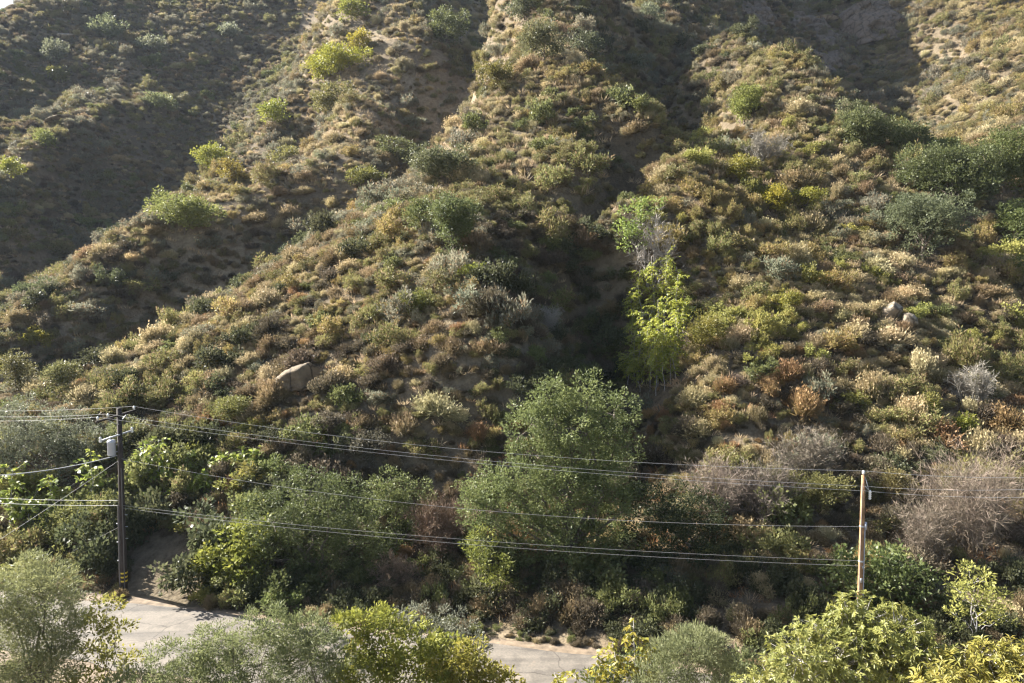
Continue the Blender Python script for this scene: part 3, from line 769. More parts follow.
dead_bush('dead_thicket', 'dry rust brown bush between the mid green tree and the central oak', 440, 605, 62, 60, (.155, .108, .072), n=44, sub=11, Y=41.5, r0=.035)
dead_bush('dead_thicket', 'small dry brown bush at the foot of the round dark tree', 395, 612, 50, 34, (.22, .16, .11), n=30, sub=9, Y=39.5, r0=.03)
dead_bush('dead_thicket', 'grey twiggy brush in the shade right of the dark oak', 765, 590, 80, 60, (.15, .125, .10), n=44, sub=10, Y=41, r0=.035)
dead_bush('dead_thicket', 'grey twiggy brush under the wires left of the brown pole', 810, 560, 60, 56, (.17, .145, .11), n=40, sub=10, Y=43, r0=.035)
dead_bush('dead_thicket', 'pale grey leafless bush on the lit slope near the right edge', 975, 408, 52, 40, (.25, .23, .19), n=30, sub=10, r0=.05)
dead_bush('dead_thicket', 'pale grey leafless bush high on the right spur', 762, 165, 48, 30, (.25, .23, .19), n=26, sub=9, r0=.06, thick=.02)
dead_bush('dead_thicket', 'pale leafless bush in the shade right of the spur bush', 545, 335, 30, 28, (.32, .30, .26), n=24, sub=9, r0=.05)
# the gully stand
dead_bush('bare_tree', 'bare pale grey tree rising out of the green gully saplings', 652, 292, 44, 74, (.33, .30, .265), n=12, sub=6, cat='bare tree', r0=.10, thick=.02)
tree('leafy_shrub_tree', 'bright green leafy shrub beside the bare pale tree', [(636, 218, 17), (630, 240, 15), (648, 210, 12), (625, 228, 10)], hit(640, 262)[1] - 1.5, (.20, .25, .06), leaf=.3, wid=.15, clump=.6, per=12, cat='shrub', r0=.05, mat=M_BROAD)
gs = hit(648, 385)
gpos = [(632, 295, 345), (640, 270, 350), (652, 262, 345), (666, 255, 335), (678, 275, 340), (634, 330, 380), (643, 312, 385), (650, 325, 392), (658, 300, 388), (664, 322, 392), (671, 335, 385), (640, 350, 392), (656, 345, 396), (628, 355, 385), (684, 300, 335), (676, 310, 380)]
gtxt = ['leftmost tall', 'second from left, tall', 'tall, right below the bare pale tree', 'tall, on the upper right of the stand', 'slim, right of the bare pale tree', 'drooping, at the lower left edge', 'leafy, left of the lower middle', 'central, lowest row', 'tallest in the lower row', 'bushy, right of the lower middle', 'short, at the lower right edge', 'low bright, lower left foot of the stand', 'low bright, bottom middle of the stand', 'outlying, nearest the shadow on the left', 'outlying, at the far right of the stand', 'thin, on the right flank']
for (gx, gt, gb), tx in zip(gpos, gtxt):
    yy = hit(gx, gb)[1]
    sapling('gully_sapling', 'bright green gully sapling, ' + tx, gx, gt, gb, yy, (.33, .35, .06), fronds=44, frond=1.15, ll=.30, lw=.125, group='bright saplings in the gully', bare=.35)
# large bushes on the hillside: (px, foot py, width, height, tint, name, label)
for a in [
    (452, 258, 56, 62, (0.115, 0.135, 0.053), 'hillside_bush', 'big round dark green bush crowning the lower left spur'),
    (420, 238, 34, 40, (0.139, 0.156, 0.057), 'hillside_bush', 'lighter olive bush leaning on the left of the big spur bush'),
    (445, 52, 44, 42, (0.119, 0.131, 0.049), 'hillside_bush', 'green round bush high on the left of the top gully'),
    (920, 258, 84, 64, (0.123, 0.139, 0.074), 'hillside_oak', 'wide grey green oak, front one of the oaks at the right edge'),
    (952, 212, 88, 60, (0.092, 0.107, 0.041), 'hillside_oak', 'dark green spreading oak behind the grey green one'),
    (1002, 198, 72, 62, (0.110, 0.127, 0.041), 'hillside_oak', 'mid green oak at the upper right edge'),
    (1012, 248, 50, 46, (0.101, 0.123, 0.041), 'hillside_oak', 'small green oak cut by the right edge under the others'),
    (1022, 290, 24, 38, (0.119, 0.139, 0.041), 'hillside_bush', 'green bush at the right edge below the oaks'),
    (870, 152, 56, 34, (0.110, 0.123, 0.049), 'hillside_bush', 'green bush on the crest edge of the shaded bowl'),
    (905, 152, 50, 26, (0.101, 0.115, 0.045), 'hillside_bush', 'low green bush at the right end of the shaded bowl rim'),
    (852, 128, 26, 24, (0.156, 0.164, 0.082), 'hillside_bush', 'pale olive bush standing at the bowl rim'),
    (340, 78, 56, 26, (0.262, 0.262, 0.041), 'yellow_bush', 'long bright yellow green bush on the upper left ridge'),
    (318, 80, 26, 16, (0.271, 0.254, 0.041), 'yellow_bush', 'small yellow bush at the lower end of the long yellow one'),
    (352, 24, 26, 26, (0.213, 0.221, 0.049), 'yellow_bush', 'yellow green bush at the top edge of the left ridge'),
    (360, 52, 24, 18, (0.295, 0.254, 0.041), 'yellow_bush', 'brightest yellow bush just above the long one'),
    (270, 128, 26, 26, (0.221, 0.238, 0.049), 'yellow_bush', 'lone yellow green bush on the ridge edge above the shaded canyon'),
    (213, 172, 34, 24, (0.246, 0.254, 0.049), 'yellow_bush', 'yellow green bush at the bend of the left ridge'),
    (232, 186, 30, 20, (0.221, 0.180, 0.041), 'yellow_bush', 'ochre bush directly below the one at the ridge bend'),
    (186, 234, 64, 32, (0.197, 0.213, 0.066), 'yellow_bush', 'wide pale yellow green bush low on the left ridge'),
    (285, 172, 26, 24, (0.180, 0.172, 0.057), 'yellow_bush', 'olive bush beside the bare pale path of the left ridge'),
    (330, 118, 44, 30, (0.164, 0.156, 0.057), 'hillside_bush', 'olive green bush strip on the left ridge below the long yellow one'),
    (8, 178, 24, 16, (0.221, 0.230, 0.041), 'yellow_bush', 'yellow green bush cut by the left edge on the far spur'),
    (105, 40, 36, 18, (0.164, 0.180, 0.090), 'hillside_bush', 'pale green bush near the top of the far left slope'),
    (54, 64, 28, 20, (0.156, 0.164, 0.098), 'hillside_bush', 'dusty green bush on the far left slope above the ledges'),
    (58, 86, 20, 18, (0.197, 0.189, 0.057), 'hillside_bush', 'mustard bush directly above the pale rock ledge'),
    (155, 56, 28, 14, (0.172, 0.180, 0.107), 'hillside_bush', 'pale grey bush in the middle of the far left slope'),
    (158, 110, 28, 12, (0.172, 0.189, 0.082), 'hillside_bush', 'pale green bush low in the middle of the far slope'),
    (230, 38, 18, 10, (0.221, 0.230, 0.148), 'hillside_bush', 'small whitish bush high on the far slope'),
    (46, 148, 22, 14, (0.180, 0.197, 0.057), 'hillside_bush', 'green bush on the end of the far spur'),
    (775, 215, 34, 26, (0.271, 0.238, 0.037), 'yellow_bush', 'golden yellow bush on the right spur'),
    (805, 212, 30, 22, (0.221, 0.213, 0.041), 'yellow_bush', 'yellow green bush just right of the golden one'),
    (735, 185, 40, 26, (0.213, 0.197, 0.041), 'yellow_bush', 'mustard bush up left of the golden one'),
    (745, 122, 48, 30, (0.197, 0.213, 0.057), 'hillside_bush', 'yellow green bush on the upper part of the right spur'),
    (655, 24, 22, 16, (0.189, 0.205, 0.123), 'hillside_bush', 'pale round bush alone on the shaded slope at top'),
    (634, 72, 22, 14, (0.156, 0.164, 0.098), 'hillside_bush', 'grey green bush in the shaded gully under the pale round one'),
    (640, 118, 18, 20, (0.189, 0.197, 0.066), 'hillside_bush', 'olive bush lit at the edge of the shaded gully'),
    (500, 90, 40, 26, (0.156, 0.139, 0.041), 'hillside_bush', 'mustard olive bush beside the top gully'),
    (545, 62, 48, 36, (0.139, 0.139, 0.066), 'hillside_bush', 'olive bush near the top of the central spur'),
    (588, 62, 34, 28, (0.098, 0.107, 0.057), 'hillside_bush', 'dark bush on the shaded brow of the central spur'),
    (525, 20, 46, 24, (0.115, 0.123, 0.066), 'hillside_bush', 'grey green bush at the top edge of the central spur'),
    (400, 172, 40, 34, (0.115, 0.123, 0.049), 'hillside_bush', 'dark olive bush at the mouth of the top gully'),
    (445, 185, 56, 34, (0.123, 0.131, 0.066), 'hillside_bush', 'wide grey olive bush below the top gully'),
    (365, 188, 30, 18, (0.172, 0.172, 0.049), 'hillside_bush', 'light olive bush at the shadow edge left of the top gully'),
    (470, 282, 22, 16, (0.221, 0.238, 0.049), 'yellow_bush', 'bright yellow green bush under the big spur bush'),
    (415, 318, 40, 24, (0.164, 0.172, 0.049), 'hillside_bush', 'olive bush in the middle of the lower left spur'),
    (705, 355, 44, 44, (0.180, 0.164, 0.041), 'hillside_bush', 'tall mustard bush right of the gully saplings'),
    (790, 318, 22, 30, (0.205, 0.197, 0.041), 'hillside_bush', 'narrow yellow green bush in the middle of the right slope'),
    (925, 425, 30, 30, (0.189, 0.180, 0.049), 'hillside_bush', 'mustard bush low on the right slope'),
    (960, 435, 26, 22, (0.213, 0.221, 0.041), 'yellow_bush', 'yellow green bush beside the pale leafless one'),
    (60, 400, 40, 38, (0.156, 0.156, 0.066), 'hillside_bush', 'olive bush on the toe of the long left ridge'),
    (20, 395, 40, 44, (0.139, 0.131, 0.057), 'hillside_bush', 'brownish olive bush cut by the left edge'),
    (40, 350, 26, 18, (0.213, 0.197, 0.041), 'yellow_bush', 'mustard bush on the lowest crest of the long left ridge'),
    (10, 372, 30, 14, (0.246, 0.230, 0.049), 'yellow_bush', 'yellow bush at the left edge where the ridge ends'),
    (330, 440, 34, 26, (0.115, 0.098, 0.066), 'hillside_bush', 'dark brown bush above the round dark tree'),
    (370, 465, 40, 34, (0.107, 0.098, 0.066), 'hillside_bush', 'grey brown bush above the mid green tree'),
    (225, 428, 40, 26, (0.172, 0.172, 0.057), 'hillside_bush', 'olive bush at the foot of the lower left spur'),
    (560, 385, 34, 26, (0.098, 0.107, 0.049), 'hillside_bush', 'dark bush in the gully just above the central oak'),
    (770, 500, 46, 34, (0.156, 0.148, 0.057), 'hillside_bush', 'olive bush under the top wires left of the brown pole'),
    (815, 515, 52, 40, (0.164, 0.156, 0.057), 'hillside_bush', 'olive brown bush close behind the brown pole'),
    (900, 510, 44, 36, (0.164, 0.139, 0.057), 'hillside_bush', 'ochre bush right behind the brown pole'),
]:
    scrub(a[5], a[6], a[0], a[1], a[2], a[3], a[4], cat='oak tree' if 'oak' in a[5] else 'bush', lumps=9 if a[2] > 50 else 6)
# broad leaved plants round the dark pole and along the left bank
cp = [(12, 470, 560), (30, 500, 570), (48, 478, 560), (70, 520, 572), (90, 455, 540), (100, 540, 575), (140, 450, 520), (158, 440, 510), (172, 462, 530), (150, 490, 545), (190, 450, 520), (205, 470, 540), (180, 500, 550), (222, 455, 520), (240, 465, 520), (60, 545, 580), (20, 535, 580), (85, 500, 560), (200, 520, 560), (255, 450, 500)]
cw = ['at the left edge under the service wire', 'second at the left edge, below the wires', 'between the two lower left wires', 'below the left communication wires', 'close left of the dark pole top', 'at the foot of the slope left of the dark pole', 'just right of the dark pole transformer', 'behind the wires right of the dark pole', 'second clump right of the dark pole', 'right of the dark pole at half height', 'tall one midway to the round dark tree', 'above the yellow green leafy shrub', 'low one right of the dirt bank', 'upper one above the yellow green shrub', 'rightmost of the row below the spur', 'low at left beside the olive tree', 'low at the left edge above the olive tree', 'left of the dark pole at half height', 'left of the yellow green leafy shrub', 'upper right end, under the lowest spur']
for (cx, ct, cb), tx in zip(cp, cw):
    sapling('broadleaf_plant', 'bright broad leaved plant ' + tx, cx, ct, cb, {True: 46.0, False: 47.0}[cx < 100] if cb > 530 else 48.0, (.25, .29, .06), fronds=22, frond=1.1, leaflets=5, ll=.40, lw=.24, group='broad leaved plants on the left bank', bare=.3)
for cx, ct, cb, yy, lab in ((612, 640, 700, 26.5, 'yellow leaved sprawling plant left in the road gap'), (634, 622, 700, 26.0, 'tallest yellow leaved plant in the road gap'), (650, 640, 700, 26.0, 'yellow leaved plant right in the road gap beside the grey shrub'), (598, 655, 700, 25.5, 'short yellow leaved plant nearest the open road'), (352, 628, 700, 27.0, 'tall yellow leaved plant poking above the foreground bushes'), (555, 672, 720, 24, 'small leafy tip at the bottom edge over the road'), (575, 668, 720, 24, 'second small leafy tip at the bottom edge over the road')):
    sapling('yellow_plant', lab, cx, ct, cb, yy, (.29, .26, .04), fronds=20, frond=.55, leaflets=6, ll=.24, lw=.11, bare=.5, cat='plant')

# ---------------------------------------------------------------- the brush that covers the slope
def unit_shrub(name, kind, seed, mat):
    rng = np.random.default_rng(seed)
    if kind == 'dry':
        n = 1500
        a = rng.uniform(0, 6.28, n); q = rng.random(n) ** .5
        q = q * (.8 + .35 * np.sin(a * 2 + seed) + .25 * np.sin(a * 3 + seed * 2))
        lean = rng.uniform(.1, .95, n) * q
        base = np.stack([np.cos(a) * q * .6, np.sin(a) * q * .55, rng.random(n) * .45 * (1 - .4 * q)], 1)
        d = unit(np.stack([np.cos(a) * lean, np.sin(a) * lean, .75 - .35 * q], 1) + rng.normal(size=(n, 3)) * .3)
        V = blades(base, d, rng.uniform(.22, .6, n), rng.uniform(.016, .045, n), rng)
        lv = np.clip(rng.random(n) * .7 + .3 * (base[:, 2] > .25), 0, 1)
        m = 500                                     # seed heads and leaf tufts at the tips
        i = rng.integers(0, n, m)
        b2 = base[i] + d[i] * rng.uniform(.3, .55, m)[:, None]
        V2 = blades(b2, unit(rdir(rng, m) + np.array([0, 0, .5])), rng.uniform(.07, .15, m), .06, rng)
        V = np.concatenate([V, V2]); lv = np.concatenate([lv, np.clip(rng.normal(.75, .15, m), 0, 1)])
    else:
        lobes = [(0, 0, .35, .62, .62, .42)]
        for k in range(7 if kind == 'sage' else 6):
            a = rng.uniform(0, 6.28); q = rng.uniform(.3, .9); r = rng.uniform(.22, .44)
            lobes.append((math.cos(a) * q, math.sin(a) * q, rng.uniform(.25, .72), r, r, r * .85))
        if kind == 'sage':
            V, lv, _ = clump_crown(lobes, rng, .16, .055, .9, .2, .7, 15)
        else:
            V, lv, _ = clump_crown(lobes, rng, .13, .085, 1.0, .2, .35, 14)
    V[:, 2] = np.maximum(V[:, 2], -.1)
    return leaf_mesh(name, V, rng, lv)
VAR = [('sage', unit_shrub('sage_shrub_a', 'sage', 1, M_SCRUB)), ('sage', unit_shrub('sage_shrub_b', 'sage', 2, M_SCRUB)), ('sage', unit_shrub('sage_shrub_c', 'sage', 3, M_SCRUB)), ('sage', unit_shrub('sage_shrub_d', 'sage', 13, M_SCRUB)),
       ('dry', unit_shrub('dry_shrub_a', 'dry', 4, M_TWIG)), ('dry', unit_shrub('dry_shrub_b', 'dry', 5, M_TWIG)), ('dry', unit_shrub('dry_shrub_c', 'dry', 15, M_TWIG)), ('leafy', unit_shrub('leafy_shrub_a', 'leafy', 6, M_LEAF)), ('leafy', unit_shrub('leafy_shrub_b', 'leafy', 7, M_LEAF)), ('leafy', unit_shrub('leafy_shrub_c', 'leafy', 17, M_LEAF))]
for k, me in VAR:
    me.materials.append({'sage': M_SCRUB, 'dry': M_GRASS, 'leafy': M_LEAF}[k])
SPEC = {'sage': (0, 4), 'dry': (4, 7), 'leafy': (7, 10)}
# colour families: name in plain words, tint, shape
FAM = {
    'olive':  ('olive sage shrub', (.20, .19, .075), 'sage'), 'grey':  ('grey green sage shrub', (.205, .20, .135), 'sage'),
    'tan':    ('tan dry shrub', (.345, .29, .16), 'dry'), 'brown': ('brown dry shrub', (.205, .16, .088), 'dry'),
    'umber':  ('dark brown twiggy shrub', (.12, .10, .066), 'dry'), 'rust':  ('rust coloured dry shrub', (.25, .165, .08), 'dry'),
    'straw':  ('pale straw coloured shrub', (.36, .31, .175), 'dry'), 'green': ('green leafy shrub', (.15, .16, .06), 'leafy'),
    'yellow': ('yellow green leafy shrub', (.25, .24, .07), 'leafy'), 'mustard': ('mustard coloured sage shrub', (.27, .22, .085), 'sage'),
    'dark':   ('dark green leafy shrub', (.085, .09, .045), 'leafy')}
FN = list(FAM)
def zone(px, py, Y, x):
    """plant mix, cover and size for a place on the slope"""
    if py > 455 or Y < road_y(x) + 13:                              # bank behind the road
        if px < 280: return dict(green=3, dark=3, olive=2, brown=2, umber=2, yellow=1.2), .9, 1.0
        if px < 660: return dict(umber=5, brown=3, dark=2, green=1, rust=.5, tan=.7), 1.0, .95
        return dict(brown=4, umber=4, tan=1.5, olive=2.5, rust=1, mustard=1, grey=1, dark=1.5, green=1), 1.0, .9
    if px > 640 and Y < 90 or (px > 700 and py > 120 and px < 930):  # right spur
        low = py > 370
        return (dict(olive=3.4, tan=2.6, brown=2.6, mustard=2.0, rust=1.3 if low else .2, grey=.8, straw=.8, umber=2.0 if low else .6, green=.4, yellow=.6)), .95, .93
    if px > 880 and py < 170:                                       # far right flank
        return dict(straw=1.5, tan=2.6, olive=3.6, mustard=1.6, grey=1.5, brown=2), .97, 1.1
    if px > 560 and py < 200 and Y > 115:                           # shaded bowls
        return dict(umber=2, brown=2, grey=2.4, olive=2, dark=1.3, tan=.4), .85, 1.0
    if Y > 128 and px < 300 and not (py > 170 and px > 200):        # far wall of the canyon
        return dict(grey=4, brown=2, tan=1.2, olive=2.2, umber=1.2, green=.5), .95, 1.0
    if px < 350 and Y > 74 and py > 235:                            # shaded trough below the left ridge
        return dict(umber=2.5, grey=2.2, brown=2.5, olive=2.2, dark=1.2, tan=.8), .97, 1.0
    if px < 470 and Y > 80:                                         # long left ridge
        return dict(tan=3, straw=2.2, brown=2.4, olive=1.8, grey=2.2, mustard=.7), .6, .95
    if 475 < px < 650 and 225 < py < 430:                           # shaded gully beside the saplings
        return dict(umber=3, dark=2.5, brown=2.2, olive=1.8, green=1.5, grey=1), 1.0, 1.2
    if px < 640 and py > 240:                                       # lower left spur
        low = (py - 240) / 200
        return dict(olive=2.2, brown=2.2, umber=.8 + 2.6 * low, tan=1.9 - .8 * low, rust=.3 + .4 * low, grey=.8, mustard=.9, dark=.5, straw=.8, green=.5), .97, .95
    return dict(olive=3.6, tan=2.2, brown=2.0, grey=1.6, mustard=.9, straw=1.3, green=.6, umber=.5), .92, .9

rng = np.random.default_rng(4242)
pts = []
def jitter_grid(y0, y1, step):
    ys = np.arange(y0, y1, step)
    out = []
    for y in ys:
        xs = np.arange(-.79 * y - 8, .79 * y + 8, step)
        out.append(np.stack([xs + rng.uniform(-.48, .48, len(xs)) * step, y + rng.uniform(-.48, .48, len(xs)) * step], 1))
    return np.concatenate(out)
P = np.concatenate([jitter_grid(37, 75, 1.0), jitter_grid(75, 130, 1.2), jitter_grid(130, 300, 1.55)])
P = P[P[:, 1] > road_y(P[:, 0]) + 1.0]
Z = H(P[:, 0], P[:, 1])
px, py, dp = project(np.stack([P[:, 0], P[:, 1], Z], 1))
ok = (px > -40) & (px < 1064) & (py > -40) & (py < 720)
# the bare dirt cut beside the dark pole
ok &= ~((px > 120) & (px < 200) & (py > 535) & (P[:, 1] < 47))
P, Z, px, py, dp = P[ok], Z[ok], px[ok], py[ok], dp[ok]
big = np.array(BIG)
patch = vnoise(P[:, 0] / 9, P[:, 1] / 9, 51) * .6 + vnoise(P[:, 0] / 23, P[:, 1] / 23, 52) * .6   # bare and thick patches
pch2 = [vnoise(P[:, 0] / 7 + 31 * k, P[:, 1] / 7 - 17 * k, 60 + k) for k in range(len(FN))]
recs = []
for i in range(len(P)):
    x, y = P[i]
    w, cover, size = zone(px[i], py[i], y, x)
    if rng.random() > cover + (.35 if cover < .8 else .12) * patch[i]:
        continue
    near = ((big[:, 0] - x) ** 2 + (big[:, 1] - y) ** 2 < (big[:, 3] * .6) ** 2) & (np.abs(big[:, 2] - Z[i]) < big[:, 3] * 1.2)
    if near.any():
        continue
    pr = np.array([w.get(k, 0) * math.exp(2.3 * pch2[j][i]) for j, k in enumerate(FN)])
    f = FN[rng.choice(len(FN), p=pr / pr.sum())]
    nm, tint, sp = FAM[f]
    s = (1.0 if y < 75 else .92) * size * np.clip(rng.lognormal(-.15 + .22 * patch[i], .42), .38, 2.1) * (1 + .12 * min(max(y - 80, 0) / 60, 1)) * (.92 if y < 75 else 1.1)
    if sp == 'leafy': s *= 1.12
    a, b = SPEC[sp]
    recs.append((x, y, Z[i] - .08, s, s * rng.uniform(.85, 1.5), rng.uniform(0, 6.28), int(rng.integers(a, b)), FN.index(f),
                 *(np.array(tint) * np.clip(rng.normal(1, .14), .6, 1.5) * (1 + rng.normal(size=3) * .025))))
P2 = np.concatenate([jitter_grid(37, 75, .85), jitter_grid(75, 140, 1.1), jitter_grid(140, 300, 1.6)])
P2 = P2[P2[:, 1] > road_y(P2[:, 0]) + .4]
Z2 = H(P2[:, 0], P2[:, 1])
qx, qy, qd = project(np.stack([P2[:, 0], P2[:, 1], Z2], 1))
ok = (qx > -30) & (qx < 1054) & (qy > -30) & (qy < 700) & ~((qx > 125) & (qx < 198) & (qy > 540) & (P2[:, 1] < 46))
for (x, y), z, ax, ay in zip(P2[ok], Z2[ok], qx[ok], qy[ok]):
    w, cover, size = zone(ax, ay, y, x)
    if rng.random() > cover - .1:
        continue
    if (((big[:, 0] - x) ** 2 + (big[:, 1] - y) ** 2 < (big[:, 3] * .5) ** 2) & (np.abs(big[:, 2] - z) < big[:, 3] * 1.2)).any():
        continue
    ks = [k for k in w if FAM[k][2] != 'leafy']
    pr = np.array([w[k] for k in ks]); f = ks[rng.choice(len(ks), p=pr / pr.sum())]
    nm, tint, sp = FAM[f]
    s = size * rng.uniform(.35, .72) * (.95 if y < 75 else 1.2)
    a, b = SPEC[sp]
    recs.append((x, y, z - .06, s, s * rng.uniform(.9, 1.7), rng.uniform(0, 6.28), int(rng.integers(a, b)), FN.index(f), *(np.array(tint) * np.clip(rng.normal(1, .16), .6, 1.5))))
for k in range(760):                                # dark growth hanging over the far road edge
    x = rng.uniform(-17, 34); y = float(road_y(x)) + rng.choice([rng.uniform(.5, 1.6), rng.uniform(1, 5), rng.uniform(3, 9)])
    ax, ay, _ = project(np.array([x, y, 0.3]))
    if 118 < ax < 205: continue
    f = ['umber', 'dark', 'brown', 'green', 'tan'][rng.choice(5, p=[.34, .26, .2, .12, .08])]
    nm, tint, sp = FAM[f]; a, b = SPEC[sp]; s = rng.uniform(.4, .85) * (1.25 if y > road_y(x) + 2 else .75)
    if 478 < ax < 612 and y < road_y(x) + 1.6: s *= .5
    recs.append((x, y, h1(x, y) - .05, s, s * rng.uniform(1, 1.7), rng.uniform(0, 6.28), int(rng.integers(a, b)), FN.index(f), *(np.array(tint) * np.clip(rng.normal(1, .16), .6, 1.5))))
S = np.array(recs)
print('shrubs', len(S))
# which 300 show largest: paint discs front to back and count what stays in view
cx, cy, cd = project(S[:, :3] + np.stack([S[:, 0] * 0, S[:, 0] * 0, S[:, 4] * .45], 1))
cr = S[:, 3] * F / cd * .85
zb = np.full((683, 1024), 1e9); ib = np.full((683, 1024), -1, int)
bx, by, bd = project(big[:, :3]); br = big[:, 3] * F / bd
allx = np.concatenate([bx, cx]); ally = np.concatenate([by, cy]); alld = np.concatenate([bd, cd]); allr = np.concatenate([br * .95, cr]); alli = np.concatenate([np.full(len(bx), -2), np.arange(len(S))])
yy, xx = np.mgrid[0:683, 0:1024]
for k in np.argsort(alld)[::-1]:
    x0, x1 = int(max(allx[k] - allr[k], 0)), int(min(allx[k] + allr[k] + 1, 1024)); y0, y1 = int(max(ally[k] - allr[k], 0)), int(min(ally[k] + allr[k] + 1, 683))
    if x1 <= x0 or y1 <= y0: continue
    m = (xx[y0:y1, x0:x1] - allx[k]) ** 2 + (yy[y0:y1, x0:x1] - ally[k]) ** 2 < allr[k] ** 2
    ib[y0:y1, x0:x1][m] = alli[k]
cnt = np.bincount(ib[ib >= 0], minlength=len(S))
cnt[(cx < 4) | (cx > 1020) | (cy < 4)] = 0
order = np.argsort(-cnt)
solo = order[:296]
rest = np.setdiff1d(np.arange(len(S)), solo)

LM = {'the big round spur bush': (452, 230), 'the flat topped grey boulder': (300, 370), 'the pair of pale boulders': (900, 322), 'the bare pale tree': (652, 245), 'the central oak': (570, 430), 'the brown pole': (863, 490),
      'the dark pole': (119, 430), 'the dark shaded oak': (690, 525), 'the large dead thicket': (975, 510), 'the gully saplings': (652, 350), 'the tall mustard bush': (705, 335), 'the wide grey oak': (920, 235),
      'the golden yellow bush': (775, 205), 'the round dark tree': (310, 520), 'the mid green tree': (400, 510), 'the narrow yellow green bush': (790, 305), 'the pale leafless bush': (975, 390), 'the mauve dead bush': (708, 490),
      'the top gully mouth': (445, 170), 'the rust dead bush': (440, 570), 'the ridge toe bush': (60, 380), 'the bright bush under the spur bush': (470, 274), 'the mustard bush low on the right slope': (925, 410),
      'the pale shaded bush': (545, 322), 'the ochre bush by the brown pole': (900, 492), 'the rim bush of the bowl': (870, 138)}
lk = list(LM); lp = np.array([LM[k] for k in lk], float)
seen = {}
for i in sorted(solo, key=lambda i: min(((lp - [cx[i], cy[i]]) ** 2).sum(1))):
    j = int(np.argmin(((lp - [cx[i], cy[i]]) ** 2).sum(1)))
    dx, dy = cx[i] - lp[j][0], cy[i] - lp[j][1]
    side = ('right of' if dx > 0 else 'left of') if abs(dx) > abs(dy) else ('below' if dy > 0 else 'above')
    key = (int(S[i, 7]), j, side)
    seen.setdefault(key, []).append(i)
ORD = ['nearest', 'second nearest', 'third nearest', 'fourth nearest', 'fifth nearest', 'sixth nearest', 'seventh nearest', 'eighth nearest', 'ninth nearest', 'tenth nearest', 'eleventh nearest', 'twelfth nearest']
for (f, j, side), ids in seen.items():
    nm, _, sp = FAM[FN[f]]
    med = np.median(S[solo, 3])
    for r, i in enumerate(ids):
        size = 'large ' if S[i, 3] > med * 1.25 else ('small ' if S[i, 3] < med * .8 else '')
        lab = f'{size}{nm} {side} {lk[j]}' + ('' if len(ids) == 1 else ', ' + ORD[min(r, 11)])
        if len(lab.split()) > 16:
            lab = lab.replace(size, '', 1) if size else lab
        if len(lab.split()) > 16:
            lab = lab.replace(' the ', ' ', 1)
        o = obj(sp + '_shrub', VAR[int(S[i, 6])][1])
        o.location = S[i, :3]; o.scale = (S[i, 3] * (1 + .25 * math.sin(S[i, 5] * 5)), S[i, 3], S[i, 4]); o.rotation_euler = (.22 * math.sin(S[i, 5] * 7), .22 * math.cos(S[i, 5] * 11), S[i, 5])
        o['tint'] = [float(c) for c in S[i, 8:11]]
        tag(o, lab, 'shrub', 'shrubs on the dry slope')

def scatter(name, label, cat, S, sources):
    """one object: shrubs or tufts too many to count, set on points by geometry nodes"""
    me = bpy.data.meshes.new(name)
    me.vertices.add(len(S)); me.vertices.foreach_set('co', S[:, :3].astype(np.float32).ravel())
    def att(n, t, prop, arr):
        a = me.attributes.new(n, t, 'POINT'); a.data.foreach_set(prop, np.ascontiguousarray(arr).ravel())
    att('scl', 'FLOAT_VECTOR', 'vector', np.stack([S[:, 3] * (1 + .25 * np.sin(S[:, 5] * 5)), S[:, 3], S[:, 4]], 1).astype(np.float32))
    att('rot', 'FLOAT_VECTOR', 'vector', np.stack([.22 * np.sin(S[:, 5] * 7), .22 * np.cos(S[:, 5] * 11), S[:, 5]], 1).astype(np.float32))
    att('var', 'INT', 'value', S[:, 6].astype(np.int32))
    att('tint', 'FLOAT_COLOR', 'color', np.concatenate([S[:, 8:11], np.ones((len(S), 1))], 1).astype(np.float32))
    o = obj(name, me)
    ng = bpy.data.node_groups.new(name, 'GeometryNodeTree')
    ng.interface.new_socket('Geometry', in_out='INPUT', socket_type='NodeSocketGeometry')
    ng.interface.new_socket('Geometry', in_out='OUTPUT', socket_type='NodeSocketGeometry')
    gi, go = ng.nodes.new('NodeGroupInput'), ng.nodes.new('NodeGroupOutput')
    jn = ng.nodes.new('GeometryNodeJoinGeometry')
    def named(n, t):
        q = ng.nodes.new('GeometryNodeInputNamedAttribute'); q.data_type = t; q.inputs['Name'].default_value = n
        return next(s for s in q.outputs if s.enabled and s.name == 'Attribute')
    sc_, ro, va = named('scl', 'FLOAT_VECTOR'), named('rot', 'FLOAT_VECTOR'), named('var', 'INT')
    e2r = ng.nodes.new('FunctionNodeEulerToRotation'); ng.links.new(ro, e2r.inputs[0])
    for k, src in enumerate(sources):
        oi = ng.nodes.new('GeometryNodeObjectInfo'); oi.inputs['Object'].default_value = src; oi.transform_space = 'ORIGINAL'
        cmp = ng.nodes.new('FunctionNodeCompare'); cmp.data_type = 'INT'; cmp.operation = 'EQUAL'
        ins = [s for s in cmp.inputs if s.enabled]
        ng.links.new(va, ins[0]); ins[1].default_value = k
        ip = ng.nodes.new('GeometryNodeInstanceOnPoints')
        ng.links.new(gi.outputs[0], ip.inputs['Points']); ng.links.new(oi.outputs['Geometry'], ip.inputs['Instance'])
        ng.links.new(next(s for s in cmp.outputs if s.enabled), ip.inputs['Selection'])
        ng.links.new(e2r.outputs[0], ip.inputs['Rotation']); ng.links.new(sc_, ip.inputs['Scale'])
        ng.links.new(ip.outputs[0], jn.inputs[0])
    ng.links.new(jn.outputs[0], go.inputs[0])
    md = o.modifiers.new('scatter', 'NODES'); md.node_group = ng
    return tag(o, label, cat, kind='stuff')
src = []
